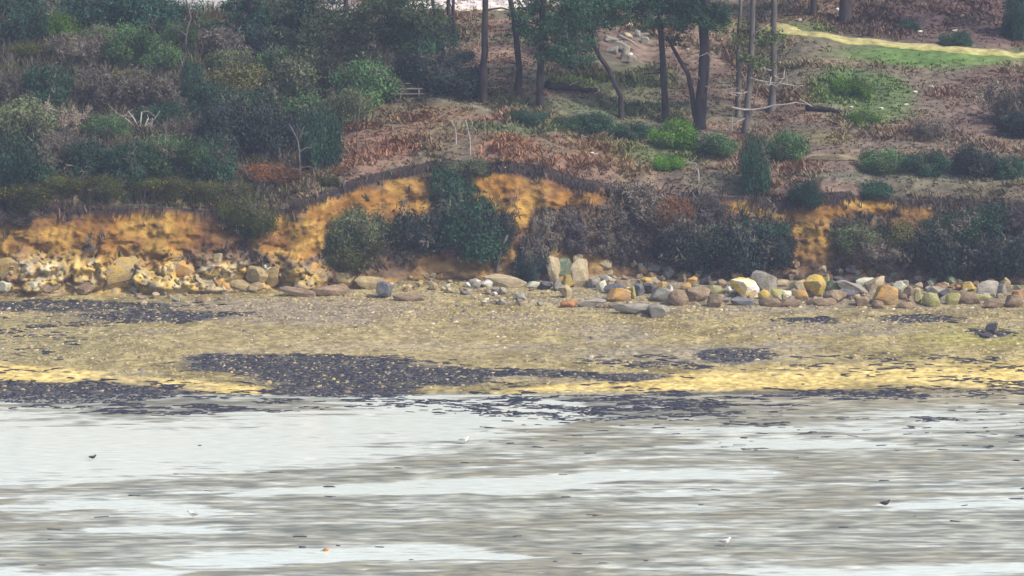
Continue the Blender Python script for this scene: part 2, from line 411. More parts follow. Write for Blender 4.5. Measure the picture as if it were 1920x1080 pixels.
c = lay(c, C(.20, .11, .07), sstep(1100, 1200, px) * sstep(470, 500, row) * .6)
def bare_mask(px, row):
    q = 26 * (fbm(px / 40, row / 22, 141, 3) - .5)
    m = 0 * px
    for cx, cy, rx, ry in SCARS: m = np.maximum(m, blob(px + q, row + q, cx, cy, rx, ry, .25))
    return m
c = lay(c, C(.30, .26, .20), (cw > .62) * CR * .6)
c = lay(c, C(.50, .34, .12), (cw < .3) * CR * .6)
c = c * (.60 + .22 * low + .30 * cv * np.minimum(CR, 1) + .1 * cw * np.minimum(CR, 1))[..., None]
c = lay(c, C(.09, .06, .045), crack * np.clip(CR, 0, 1) * .2)
c = lay(c, C(.17, .09, .045), sstep(.55, .75, fbm(X / 1.1, Z / .5, 145, 4)) * .7)
c = lay(c, mix(C(.085, .066, .056), C(.15, .105, .075), n1[..., None]), (1 - bare_mask(px, row)) * .9)
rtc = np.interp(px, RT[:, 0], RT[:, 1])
c = lay(c, C(.035, .03, .035), sstep(16, 2, row - rtc + 10 * (n1 - .5)) * .95)  # shade under the turf overhang, painted as a dark band along the lip
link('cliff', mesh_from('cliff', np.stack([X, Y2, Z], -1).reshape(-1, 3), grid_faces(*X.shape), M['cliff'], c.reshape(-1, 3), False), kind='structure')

xs = cols_x(.25); yb_, zb_, yt_, zt_ = col(xs)
tt = np.concatenate([np.linspace(0, 1, 40)[:-1] * 10, 10 + np.linspace(0, 1, 110) * 60, 70 + np.array([5, 12, 25, 45, 70, 110, 160, 230])])
X = np.repeat(xs[None, :], len(tt), 0); Y = yt_[None, :] + tt[:, None]; Z = height(X, Y); Z[0] = zt_
px, row = project(X, Y, Z)
GREEN = [(1560,175,50,30,C(.11,.16,.06)),(1640,215,70,22,C(.12,.15,.07)),(1150,205,120,20,C(.11,.14,.08)),(1000,195,70,14,C(.11,.12,.08)),(1860,330,120,10,C(.13,.13,.09)),(1540,255,60,16,C(.17,.15,.09)),(1760,105,180,16,C(.10,.19,.05)),(1650,180,60,40,C(.10,.15,.06)),(1590,160,60,30,C(.09,.14,.06)),(1100,150,90,18,C(.12,.15,.06)),(1200,150,60,30,C(.12,.14,.08)),
         (1050,240,220,12,C(.09,.12,.07)),(1500,60,60,12,C(.12,.15,.06)),(1340,40,50,14,C(.16,.16,.06)),(1720,330,220,14,C(.13,.13,.10)),(1250,290,90,25,C(.10,.13,.06))]
def hill_colour(X, Y, px, row):
    n1 = fbm(X / 3, Y / 3, 111, 4); n2 = fbm(X / 8, Y / 8, 112, 3)
    c = mix(C(.115, .085, .07), C(.215, .158, .125), sstep(.3, .7, n1)[..., None])
    c = lay(c, C(.16, .135, .085), sstep(.5, .7, n2) * .8)
    c = lay(c, C(.225, .135, .095), blob(px, row, 900, 270, 380, 60) * .6)
    c = lay(c, C(.12, .125, .085), sstep(.5, .62, fbm(X / 5, Y / 4, 113, 3)) * .6)
    c = lay(c, C(.17, .13, .115), blob(px, row, 1750, 230, 260, 90) * .5)
    c = lay(c, C(.11, .075, .075), blob(px, row, 1780, 40, 240, 50) * .8)
    for cx, cy, rx, ry, cc in GREEN:
        c = lay(c, cc, blob(px + 50 * (n1 - .5), row + 24 * (n2 - .5), cx, cy, rx, ry) * .85)
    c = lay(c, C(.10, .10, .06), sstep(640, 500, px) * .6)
    return c
c = hill_colour(X, Y, px, row)
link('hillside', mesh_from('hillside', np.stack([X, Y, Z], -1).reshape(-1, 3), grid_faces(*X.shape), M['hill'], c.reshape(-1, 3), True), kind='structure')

def drape(name, pts, width, m, c, lift=.06):
    P = [at(*p) for p in pts]; L = []
    for a, b in zip(P[:-1], P[1:]):
        k = max(2, int((b - a).length / .5)); L += [a.lerp(b, i / k) for i in range(k)]
    L.append(P[-1]); V = []; Cc = []
    for i, p in enumerate(L):
        d = L[min(i + 2, len(L) - 1)] - L[max(i - 2, 0)]; n = Vector((-d.y, d.x, 0)).normalized()
        for k in range(5):
            wv = width * (1 + .25 * (R.random() - .5) * (k in (0, 4)))
            q = p + n * wv * (k / 4 - .5); V.append((q.x, q.y, gz(q.x, q.y) + lift - (.12 if k in (0, 4) else 0)))
            Cc.append(np.array(c) * (.85 + .3 * R.random()) * (C(.8, 1, .45) if k in (0, 4) else 1))
    return link(name, mesh_from(name, V, grid_faces(len(L), 5), m, np.array(Cc), True), kind='structure')
drape('footpath', [(1440,48),(1500,62),(1560,69),(1640,78),(1720,87),(1800,94),(1920,103),(2050,108)], 1.6, M['hill'], (.40, .36, .17), .1)
drape('coastal_path', [(700,172),(790,184),(860,196),(930,212),(1000,226),(1080,242),(1160,254),(1240,268),(1330,282)], .8, M['hill'], (.21, .19, .14))
drape('road', [(560,6),(700,8),(780,9),(860,8),(940,6),(1030,2),(1160,-6)], 4.0, M['hill'], (.62, .56, .55))
# ------------------------------------------------------------------ plants: prototypes (half width 1, height 1)
def leaf_cloud(seed, base, var, n_lumps=26, per=300, size=(.018, .046), flat=.9, accents=None, spiky=False, dome=1.0):
    r = np.random.RandomState(seed); V = []; Cc = []
    lumps = []
    for i in range(n_lumps):
        a = r.uniform(0, 2 * np.pi); d = np.sqrt(r.uniform(0, 1)) * .68; z = r.uniform(.18, .74) * (1 - .35 * d * dome)
        lumps.append((d * np.cos(a), d * np.sin(a), z, r.uniform(.14, .34), r.uniform(.6, 1.5)))
    for lx, ly, lz, lr, br in lumps:
        n = int(per * (lr / .3) ** 2)
        u = r.normal(size=(n, 3)); u /= np.linalg.norm(u, axis=1)[:, None]
        rad = lr * (1 - .45 * r.uniform(0, 1, n) ** 2.2)
        p = u * rad[:, None] * np.array([1, 1, flat * .85]) + np.array([lx, ly, lz])
        p += np.where(r.uniform(0, 1, (n, 1)) < .4, .10, .035) * r.normal(size=p.shape)
        p[:, 2] = np.abs(p[:, 2])
        nrm = u + .9 * r.normal(size=u.shape); nrm /= np.linalg.norm(nrm, axis=1)[:, None]
        tg = np.cross(nrm, r.normal(size=u.shape)); tg /= np.linalg.norm(tg, axis=1)[:, None]; bt = np.cross(nrm, tg)
        s = r.uniform(*size, n)[:, None]; asp = (.22 if spiky else .38)
        q = np.stack([p - tg * s, p - bt * s * asp, p + tg * s, p + bt * s * asp], 1)
        col_ = np.array(base) * br * (1 + var * r.uniform(-1, 1, (n, 1))) * (1 + .12 * r.uniform(-1, 1, (n, 3)))
        if accents is not None:
            k = (r.uniform(0, 1, n) < accents[1] * (br > .95) * 2) & (u[:, 2] > -.2); col_[k] = accents[0]
        V.append(q.reshape(-1, 3)); Cc.append(np.repeat(col_, 4, 0))
    V = np.concatenate(V); Cc = np.concatenate(Cc)
    return mesh_from('foliage', V, np.arange(len(V)).reshape(-1, 4), M['leaf'], np.clip(Cc, 0, 1))
def twig_cloud(seed, base, stems=13, fine=5500, spread=1.0, rad=.024):
    r = random.Random(seed); mb = MB(); tips = []
    def grow(p, d, L, ra, lev):
        pts = [p]; q = p; dd = d
        for i in range(3):
            dd = (dd + Vector((r.gauss(0, .22), r.gauss(0, .22), r.gauss(0, .14)))).normalized(); q = q + dd * (L / 3); pts.append(q)
        if q.z < .02: return
        k = .7 + .6 * r.random()
        mb.tube(pts, [ra, ra * .8, ra * .6, ra * .35], 3, tuple(min(1, b * k) for b in base), cap=False)
        if lev < 2:
            for i in range(5 if lev == 0 else 4):
                t = r.choice(pts[1:]); nd_ = (dd * .7 + Vector((r.gauss(0, .6), r.gauss(0, .6), r.gauss(.1, .4)))).normalized()
                grow(t, nd_, L * .55, ra * .5, lev + 1)
        else: tips.extend(pts[1:])
    for i in range(stems):
        a = r.uniform(0, 6.283); e = r.uniform(.2, 1.0) * spread
        grow(Vector((.25 * math.cos(a) * r.random(), .25 * math.sin(a) * r.random(), -.02)), Vector((math.cos(a) * e, math.sin(a) * e, .75)).normalized(), r.uniform(.5, .75), rad, 0)
    for i in range(fine):
        p = r.choice(tips) if tips else Vector((0, 0, .5))
        p = p + Vector((r.gauss(0, .05), r.gauss(0, .05), r.gauss(0, .05)))
        d = Vector((r.gauss(0, 1), r.gauss(0, 1), r.gauss(.4, .8))).normalized() * r.uniform(.05, .14)
        s = d.cross(Vector((r.gauss(0, 1), r.gauss(0, 1), r.gauss(0, 1)))).normalized() * r.uniform(.008, .016)
        if p.z < .02: continue
        k = .6 + .8 * r.random(); cc = tuple(min(1, b * k) for b in base)
        mb.quad([p - s, p + d - s * .3, p + d + s * .3, p + s], cc)
    zs = max(v[2] for v in mb.V); xm = max(max(abs(v[0]), abs(v[1])) for v in mb.V)
    mb.V = [(v[0] / xm, v[1] / xm, v[2] / zs) for v in mb.V]
    return mb.mesh('twigs', M['leaf'], color=True)
KIND = {
    'dark': dict(base=(0.0415, 0.0805, 0.0561), var=.35), 'green': dict(base=(0.1037, 0.1830, 0.0549), var=.35), 'mid': dict(base=(0.0805, 0.1281, 0.0683), var=.35),
    'grey': dict(base=(0.1037, 0.1220, 0.0756), var=.3), 'navy': dict(base=(0.0342, 0.0464, 0.0439), var=.3), 'ivy': dict(base=(0.0427, 0.0671, 0.0464), var=.4),
    'gorse': dict(base=(0.0610, 0.0708, 0.0305), var=.4, spiky=True), 'olive': dict(base=(0.1220, 0.1220, 0.0610), var=.35), 'rusty': dict(base=(0.2074, 0.1220, 0.0793), var=.35, spiky=True),
}
PROTO = {}
for i, (k, d) in enumerate(KIND.items()):
    PROTO[k] = [leaf_cloud(100 + i * 10 + j, per=1050, **d) for j in range(2)]
FLOW = [leaf_cloud(160 + j, (.62, .44, .03), .25, n_lumps=15, per=16, size=(.02, .035)) for j in range(3)]
TW = {'twig': [twig_cloud(200 + j, (.145, .132, .115)) for j in range(4)], 'paletwig': [twig_cloud(220 + j, (.26, .23, .20), fine=3500) for j in range(2)],
      'darktwig': [twig_cloud(240 + j, (.092, .082, .085), fine=8000) for j in range(3)]}
WISP = [twig_cloud(260 + j, (.11, .105, .09), stems=8, fine=450, rad=.014) for j in range(3)]
STEM = []
for j in range(3):
    mb = MB(); r = random.Random(j + 50)
    for i in range(7):
        a = r.uniform(0, 6.28); e = .55 * r.random()
        mb.tube([(0.06 * math.cos(a), .06 * math.sin(a), -.05), (e * .5 * math.cos(a), e * .5 * math.sin(a), .3), (e * math.cos(a), e * math.sin(a), .68)], [.035, .025, .01], 4)
    STEM.append(mb.mesh('stems', M['twig']))
FOLK = {}
def shrub(kind, px_, row_, wpx, hpx, label, name='shrub', cat='shrub', group=None, depth=.8):
    p = at(px_, row_); m = mpp(p); hw = wpx * m / 2; hh = hpx * m
    yy = p.y + hw * depth * .35
    z = min(p.z, gz(p.x, yy)) - .06 * hh
    loc = (p.x, yy, z)
    o = thing(name, label, cat, loc, R.uniform(0, 6.28), (hw * 1.2, hw * 1.1, hh * 1.15), group)
    tw = kind in TW
    if tw:
        me = R.choice(TW[kind]); link('twigs', me, o, kind='stuff')
    else:
        i = R.randrange(3); link('foliage', PROTO[kind][i % 2], o, kind='stuff'); tc = link('twigs', WISP[i], o, kind='stuff'); tc.scale = (1.12, 1.12, 1.1)
        if kind == 'gorse': link('flowers', FLOW[R.randrange(3)], o, kind='stuff')
        link('stems', STEM[i], o, kind='stuff')
    return o
G1 = 'shrubs on the wooded slope'; G2 = 'shrubs growing against the cliff'; G3 = 'gorse bushes along the cliff top'; G4 = 'low shrubs beside the coastal path'
SHRUBS = [
 # upper left slope
 ('dark',30,85,150,95,'dark evergreen bush filling the top left corner',G1),
 ('green',70,80,70,62,'bright green rounded bush in the top left corner, the left one of two',G1),
 ('green',115,78,80,58,'bright green rounded bush in the top left corner, the right one of two',G1),
 ('dark',205,62,150,75,'dark teal bush between the bright green bushes and the white building',G1),
 ('dark',300,60,110,75,'dark teal bush just left of the white building at the top',G1),
 ('mid',245,130,110,90,'mid green bush below the dark teal bushes in the upper left',G1),
 ('mid',300,140,90,60,'mid green bush left of the pale dead trunk in the upper left',G1),
 ('twig',150,125,110,70,'grey twiggy bush right of the white stone in the upper left',G1),
 ('gorse',75,112,110,36,'yellow flowered gorse patch around the white stone in the upper left',G1),
 ('dark',85,195,140,75,'dark green bush directly below the white stone',G1),
 ('twig',200,205,150,85,'grey brown twiggy bush above the dead fan of pale stems',G1),
 ('twig',290,215,120,80,'grey brown twiggy bush up and right of the pale fan of stems',G1),
 ('dark',362,195,66,82,'small dark green bush below the pale dead trunk',G1),
 ('twig',420,125,130,80,'purple grey twiggy bush right of the pale dead trunk',G1),
 ('navy',480,112,130,70,'very dark bush standing for the shade under the teal pine crowns in the upper left',G1),  # dark bush put in for the shadow below the crowns
 ('olive',455,190,150,70,'olive green bush in the middle of the left slope',G1),
 ('grey',400,185,90,50,'grey green bush touching the small dark green bush',G1),
 ('grey',580,190,170,100,'grey green bush between the olive bush and the picnic table',G1),
 ('mid',690,195,150,90,'mid green bush just left of the picnic table',G1),
 ('twig',610,125,120,80,'grey twiggy bush under the large grey green pine crown',G1),
 ('grey',50,262,170,75,'pale grey bush at the left edge above the dark bushes',G1),
 ('paletwig',120,258,110,70,'pale bare twiggy bush beside the grey bush at the left edge',G1),
 ('dark',40,360,150,110,'dark blue green bush at the left edge above the cliff',G1),
 ('twig',95,335,130,80,'grey twiggy bush right of the dark bush at the left edge',G1),
 ('dark',165,335,120,75,'dark bush directly below the bleached fallen log',G1),
 ('dark',250,350,130,90,'dark bush below the right end of the bleached fallen log',G1),
 ('mid',320,345,150,95,'blue green bush left of the darkest thicket on the slope',G1),
 ('dark',390,350,130,90,'dark blue green bush above the gorse at the cliff top',G1),
 ('navy',440,295,170,110,'blackish thicket at the heart of the left slope',G1),
 ('navy',510,290,130,100,'blackish thicket next to the bare white stemmed tree',G1),
 ('dark',420,225,150,70,'dark bush above the blackish thicket on the left slope',G1),
 ('dark',600,320,90,125,'dark green bush right behind the bare white stemmed tree',G1),
 ('mid',570,240,120,70,'green bush above the bare white stemmed tree',G1),
 ('grey',650,235,100,70,'grey green bush at the upper edge of the brown bracken',G1),
 ('twig',340,285,120,70,'grey twiggy bush between the pale stems and the blackish thicket',G1),
 ('rusty',500,350,140,48,'rust brown bush among the bracken above the cliff',G1),
 # centre slope
 ('dark',760,120,140,95,'dark bush under the road at the top, left of the thin curved trunks',G1),
 ('navy',850,180,140,70,'dark blue green bush left of the tallest bare pine trunk',G1),
 ('dark',820,100,90,60,'dark bush at the foot of the thin curved trunks',G1),
 ('navy',800,150,140,60,'dark bush directly behind the picnic table',G1),
 ('navy',860,115,70,26,'low dark bush at the foot of the thin straight trunk below the road',G1),
 ('dark',985,232,90,26,'low dark bush beside the coastal path, below the leaning pine',G4),
 ('dark',1110,245,110,34,'low dark bush beside the coastal path, in the middle of its row',G4),
 ('dark',1180,262,90,32,'low dark bush beside the coastal path, below the leaning trunk',G4),
 ('mid',1060,240,60,24,'low mid green bush beside the coastal path',G4),
 ('green',1265,275,110,50,'bright green bush at the foot of the forked pine',G4),
 ('mid',1340,292,100,44,'mid green bush below the pine with dead white branches',G4),
 ('dark',1415,362,76,115,'tall dark evergreen bush standing up from the cliff edge',G4),
 ('mid',1480,300,90,56,'grey green rounded bush right of the tall dark evergreen',G4),
 ('green',1255,318,60,30,'small green bush in the bracken below the bright green bush',G4),
 ('grey',880,330,90,30,'small grey bush on the lip of the highest part of the cliff',G4),
 # right slope
 ('mid',1660,325,90,48,'low green bush right of the flat pale ledge',G1),
 ('dark',1735,328,100,46,'low dark green bush in the middle of the right slope',G1),
 ('navy',1830,332,90,62,'blackish bush at the right, above the brown bank',G1),
 ('dark',1895,332,80,40,'low dark bush at the right edge above the brown bank',G1),
 ('twig',1890,235,110,90,'dark grey twiggy bush at the right edge, halfway down the slope',G1),
 ('navy',1900,255,80,50,'blackish low bush at the right edge below the twiggy one',G1),
 ('green',1620,235,60,30,'small bright green bush above the dark fallen log',G1),
 ('green',1600,180,80,34,'small bright green bush below the footpath on the right slope',G1),
 ('dark',1790,85,60,26,'small dark green bush on the upper side of the footpath, right one',G1),
 ('dark',1705,58,50,20,'small dark green bush on the upper side of the footpath, left one',G1),
 ('dark',1910,75,60,90,'dark green bush in the top right corner',G1),
 ('twig',1740,262,80,40,'small grey twiggy bush in the middle of the right slope',G1),
 ('dark',1510,382,70,46,'dark bush on the cliff edge right of the tall evergreen',G4),
 ('dark',1640,372,80,34,'dark low bush at the lip above the right orange scar',G4),
 # cliff top gorse
 ('gorse',40,388,120,50,'gorse bush at the left end of the cliff top',G3),
 ('gorse',110,364,110,44,'gorse bush second from the left on the cliff top',G3),
 ('gorse',200,366,110,44,'gorse bush over the left end of the left orange scar',G3),
 ('gorse',300,368,110,40,'gorse bush above the middle of the left orange scar',G3),
 ('gorse',385,376,76,42,'gorse bush above the right end of the left orange scar',G3),
 ('gorse',455,440,100,80,'large gorse bush spilling over the cliff edge in the notch',G3),
 ('gorse',488,450,90,76,'large gorse bush on the right side of the notch in the cliff',G3),
 ('gorse',440,372,80,34,'small gorse bush above the large one in the notch',G3),
 ('gorse',620,350,40,22,'tiny yellow gorse bush in the bracken on the lip',G3),
 ('gorse',420,310,40,26,'tiny gorse bush at the foot of the blackish thicket, left',G3),
 ('gorse',488,312,36,26,'tiny gorse bush at the foot of the blackish thicket, right',G3),
 ('twig',530,492,80,28,'grey twiggy bush hanging below the notch in the cliff',G2),
 ('twig',160,474,70,36,'grey twiggy bush growing on the left orange scar',G2),
 ('twig',30,430,110,46,'purple grey bush on the cliff face at the left edge',G2),
 # cliff face
 ('grey',670,470,130,80,'grey green bush just below the long diagonal orange scar',G2),
 ('gorse',650,500,130,60,'yellowish gorse bush at the foot of the diagonal scar',G2),
 ('ivy',640,480,90,56,'ivy green bush under the lower end of the diagonal scar',G2),
 ('twig',730,490,100,66,'twiggy bush right of the gorse at the foot of the diagonal scar',G2),
 ('dark',845,395,100,85,'green topped evergreen bush interrupting the orange scar',G2),
 ('navy',800,472,150,100,'blackish ivy clump on the left of the central cliff hollow',G2),
 ('dark',870,478,170,115,'large dark evergreen in the centre of the cliff',G2),
 ('navy',920,470,100,100,'blackish bush right of the large dark central evergreen',G2),
 ('ivy',730,470,80,60,'ivy green bush left of the blackish ivy clump',G2),
 ('twig',1010,500,110,100,'grey twiggy bush directly above the green stained rock stack',G2),
 ('darktwig',1080,480,130,90,'dark twiggy bush up and right of the green stained rock stack',G2),
 ('twig',1140,452,120,70,'grey twiggy bush under the right end of the central orange scar',G2),
 ('darktwig',1180,500,150,100,'dark twiggy bush above the heap of brown broken stones',G2),
 ('twig',1210,420,150,80,'grey twiggy bush at the cliff edge right of the central scar',G2),
 ('rusty',1250,440,110,80,'rust tinted bush high on the cliff right of centre',G2),
 ('navy',1290,505,150,100,'blackish blue bush above the brown oval boulder',G2),
 ('navy',1390,505,170,110,'widest blackish blue bush above the white and yellow boulder',G2),
 ('darktwig',1325,430,130,70,'dark twiggy bush left of the right orange scar',G2),
 ('navy',1450,500,100,70,'blackish bush touching the right orange scar',G2),
 ('dark',1430,452,120,44,'dark green bush under the tall evergreen of the cliff edge',G2),
 ('navy',995,528,70,66,'blackish bush beside the green stained rock stack',G2),
 ('grey',1610,470,110,54,'grey green bush right of the orange scree chute',G2),
 ('twig',1650,510,150,70,'twiggy purple bush above the orange round boulder',G2),
 ('olive',1700,480,110,70,'olive bush on the right part of the cliff',G2),
 ('navy',1760,510,150,100,'blackish blue bush above the small broken stones at the right',G2),
 ('navy',1850,512,150,80,'blackish bush above the grey square boulder',G2),
 ('dark',1830,450,150,70,'dark green bush near the right end of the cliff',G2),
 ('navy',1910,510,120,90,'blackish bush at the right end of the cliff',G2),
 ('darktwig',1900,440,110,60,'dark twiggy bush at the right edge on the upper cliff',G2),
 ('twig',1592,428,60,24,'grey bush inside the right orange scar',G2),
 ('dark',1765,440,80,40,'dark bush right of the bright yellow boulder on the cliff',G2),
]
SHRUBS += [
 ('grey',180,105,90,60,'grey green bush between the dark teal bush and the grey twiggy one, upper left',G1),
 ('mid',330,100,70,60,'mid green bush beside the twisted pale dead trunk, left of it',G1),
 ('mid',395,72,80,36,'mid green bush below the white building',G1),
 ('grey',440,150,110,60,'grey green bush between the purple grey bush and the olive bush',G1),
 ('mid',535,155,130,70,'mid green bush under the right one of the teal crowned pines',G1),
 ('twig',620,170,110,70,'grey twiggy bush beneath the large grey green pine crown, left of the picnic table',G1),
 ('olive',230,180,110,50,'olive bush in the grey brown twigs of the left slope',G1),
 ('dark',300,240,100,50,'dark bush right of the grey twigs, above the bleached log',G1),
 ('twig',20,200,110,70,'grey twiggy bush at the left edge above the pale grey bush',G1),
 ('mid',200,262,90,50,'mid green bush left of the pale fan of stems',G1),
 ('twig',130,300,130,60,'grey twiggy bush left of the bleached fallen log',G1),
 ('grey',300,320,110,60,'grey green bush below the pale fan of stems',G1),
 ('twig',540,200,110,70,'grey twiggy bush below the right teal crowned pine',G1),
 ('dark',470,230,120,60,'dark bush above the blackish thicket, right one',G1),
 ('twig',700,150,90,60,'grey twiggy bush right of the large grey green pine crown',G1),
 ('mid',790,110,70,44,'mid green bush left of the thin curved trunk, below the road',G1),
 ('twig',1150,480,130,80,'grey twiggy bush between the rock stack and the brown stone heap',G2),
 ('twig',1260,480,130,90,'grey twiggy bush behind the blackish blue bush right of centre',G2),
 ('twig',1050,440,100,46,'grey twiggy bush right below the central orange scar',G2),
 ('grey',1340,480,110,60,'grey green bush among the blackish bushes right of centre',G2),
 ('twig',1800,480,130,80,'grey twiggy bush between the blackish bushes at the right',G2),
 ('twig',1690,520,120,60,'twiggy bush right behind the pale leaning slab',G2),
 ('mid',1790,470,90,60,'mid green bush on the right part of the cliff',G2),
]
for k, px_, row_, w_, h_, lab, g in SHRUBS:
    nm = 'gorse_bush' if k == 'gorse' else 'shrub'
    shrub(k, px_, row_, w_, h_, lab, nm, 'bush', g)

# ------------------------------------------------------------------ trees
def needle_cloud(seed, lumps, base, per=420, size=(.09, .22)):
    r = np.random.RandomState(seed); V = []; Cc = []
    for (x, y, z, ra, fl) in lumps:
        n = int(per * ra ** 1.6)
        u = r.normal(size=(n, 3)); u /= np.linalg.norm(u, axis=1)[:, None]
        p = u * (ra * (1 - .6 * r.uniform(0, 1, n) ** 1.6))[:, None] * np.array([1, 1, fl]) + np.array([x, y, z])
        p += np.where(r.uniform(0, 1, (n, 1)) < .3, .3, .12) * r.normal(size=p.shape)
        tg = u + .8 * r.normal(size=u.shape); tg /= np.linalg.norm(tg, axis=1)[:, None]
        bt = np.cross(tg, r.normal(size=u.shape)); bt /= np.linalg.norm(bt, axis=1)[:, None]
        s = r.uniform(*size, n)[:, None]
        q = np.stack([p - tg * s, p - bt * s * .3, p + tg * s, p + bt * s * .3], 1)
        c_ = np.array(base) * r.uniform(.75, 1.3) * (1 + .35 * r.uniform(-1, 1, (n, 1)))
        V.append(q.reshape(-1, 3)); Cc.append(np.repeat(c_, 4, 0))
    V = np.concatenate(V)
    return mesh_from('crown', V, np.arange(len(V)).reshape(-1, 4), M['leaf'], np.clip(np.concatenate(Cc), 0, 1))
def tree(label, base_pr, path, wpx, lumps, leaf=(.05, .095, .06), bk='bark', dead=(), live=(), name='pine_tree', group='pines on the slope', per=270):
    """path: (px,row) points up the stem from the foot; lumps: (px,row,radius px,dy m,flatness); dead and live: branches as pixel chains"""
    p = at(*base_pr); m = mpp(p)
    o = thing(name, label, 'tree', p, 0, (1, 1, 1), group)
    loc = lambda q, dy=0: Vector(((q[0] - base_pr[0]) * m, dy, (base_pr[1] - q[1]) * m * 1.005))
    pts = [Vector((0, 0, -.4))] + [loc(q, R.uniform(-.15, .15)) for q in path]
    # resample with a little wander
    P = []
    for a, b in zip(pts[:-1], pts[1:]):
        k = max(1, int((b - a).length / .8))
        for i in range(k): P.append(a.lerp(b, i / k) + Vector((R.gauss(0, .03), R.gauss(0, .03), 0)))
    P.append(pts[-1]); n = len(P)
    r0 = wpx * m / 2
    rad = [r0 * (1.35 if i == 0 else 1.0) * (1 - .55 * i / n) * R.uniform(.94, 1.06) for i in range(n)]
    mb = MB(); mb.tube(P, rad, 9); link('trunk', mb.mesh('trunk', M[bk], True), o)
    for chain, w_ in live:
        mb = MB(); Q = [loc(q, .15 * i) for i, q in enumerate(chain)]
        mb.tube(Q, [w_ * m / 2 * (1 - .6 * i / len(Q)) for i in range(len(Q))], 5); link('branch', mb.mesh('branch', M[bk], True), o)
    for chain, w_ in dead:
        mb = MB(); Q = [loc(q, -.25 - .12 * i) for i, q in enumerate(chain)]
        mb.tube(Q, [max(.015, w_ * m / 2.9 * (1 - .7 * i / len(Q))) for i in range(len(Q))], 5)
        for i in range(3):
            q = R.choice(Q[1:]); d = Vector((R.gauss(0, .5), R.gauss(0, .3), R.gauss(.1, .4))); mb.tube([q, q + d * .6, q + d], [.03, .022, .008], 4)
        link('dead_branch', mb.mesh('dead_branch', M['palewood'], True), o, label='bleached leafless branch')
    if lumps:
        L = []
        for (lx, ly, lr, dy, fl) in lumps:
            c_ = loc((lx, ly), dy); R_ = lr * m
            for k in range(9):
                L.append((c_.x + R.gauss(0, .68) * R_, c_.y + R.gauss(0, .5) * R_, c_.z + R.gauss(0, .5) * R_ * fl, R_ * R.uniform(.25, .5), fl * R.uniform(.6, 1)))
        link('crown', needle_cloud(R.randrange(9999), L, leaf, per), o, kind='stuff')
        for (lx, ly, lr, dy, fl) in lumps[:4]:       # a limb into each clump
            e = loc((lx, ly), dy); s = min(P, key=lambda q: abs(q.z - (e.z - .25 * abs(e.x)) ) )
            mb = MB(); mid = s.lerp(e, .5) + Vector((0, 0, .12)); mb.tube([s, mid, e], [r0 * .35, r0 * .25, .03], 5); link('limb', mb.mesh('limb', M[bk], True), o)
    return o
up = lambda x: [(x, -60), (x - 4, -150), (x + 2, -230)]
over = lambda x, s=1: [(x, -230, 70 * s, 0, .7), (x - 50, -170, 55 * s, .5, .6), (x + 55, -180, 55 * s, -.5, .6)]
tree('thin curved pine trunk below the road, the leftmost bare trunk', (838, 92), [(826, 60), (814, 20), (806, -20), (800, -120)], 8, over(800, .7))
tree('thin straight pine just right of the curved one below the road', (843, 70), [(842, 30), (842, -40), (842, -140)], 9, over(850, .7))
tree('slender straight pine reaching the low dark bush below the road', (851, 92), [(851, 50), (852, 0), (854, -140)], 7, over(870, .7), live=[([(852,30),(845,10),(836,-8)],3)])
tree('tallest bare pine trunk, alone and dead straight in the middle', (908, 190), [(907, 120), (908, 50), (910, 0), (912, -100), (914, -200)], 15, over(914), live=[([(909, 20), (925, 18), (940, 16), (952, 19)], 5)])
tree('leaning pine right of the tallest bare trunk', (968, 175), [(973, 130), (970, 70), (963, 30), (956, 0), (950, -100), (948, -190)], 13, [(985, 60, 30, .3, .6)] + over(950), live=[([(970, 120), (955, 118), (945, 116)], 3), ([(969, 145), (985, 146)], 3)])
tree('stout dark pine with a low hanging crown, right of the leaning pine', (1013, 200), [(1013, 150), (1015, 100), (1016, 40), (1018, -60)], 15, [(1010, 60, 42, -.3, .6), (1060, 50, 48, .3, .6), (1035, 95, 34, -.6, .45), (1082, 75, 40, .2, .5), (1055, 105, 40, -.3, .4), (1000, 15, 44, .2, .6), (1055, 5, 48, 0, .6)])
tree('thick trunked pine behind the green grass, left of the heap of grey stones', (1073, 132), [(1073, 110), (1075, 60), (1078, 0), (1080, -100)], 18, [(1090, 40, 50, 0, .55), (1110, 5, 50, .5, .6), (1060, 30, 40, .5, .6)])
tree('crooked pine leaning away from the heap of grey stones', (1166, 222), [(1164, 180), (1155, 162), (1140, 130), (1125, 108), (1112, 85), (1104, 40), (1100, -60)], 11, [(1116, 12, 40, -.5, .5), (1150, 5, 44, .3, .5), (1080, 10, 40, .2, .5)])
tree('upright pine with a dark trunk right of the heap of grey stones', (1248, 228), [(1246, 180), (1243, 120), (1239, 75), (1236, 20), (1236, -80)], 14, [(1220, 40, 48, -.3, .5), (1180, 20, 46, .2, .5), (1260, 25, 48, .2, .5), (1215, 0, 50, 0, .6), (1280, 5, 44, -.3, .5)], live=[([(1244, 135), (1225, 138), (1205, 140)], 3)])
tree('thick forked pine with two trunks joining at the foot', (1310, 240), [(1313, 200), (1318, 150), (1319, 90), (1320, 30), (1318, -60), (1318, -180)], 24, [(1345, 20, 44, -.3, .5), (1295, 15, 50, .4, .55), (1325, 45, 30, -.5, .4)] + over(1318), live=[([(1304, 220), (1298, 180), (1290, 140), (1275, 115), (1262, 92), (1250, 70)], 11)], dead=[([(1318, 100), (1326, 99), (1334, 104)], 4), ([(1310, 158), (1320, 161), (1330, 163)], 4)])
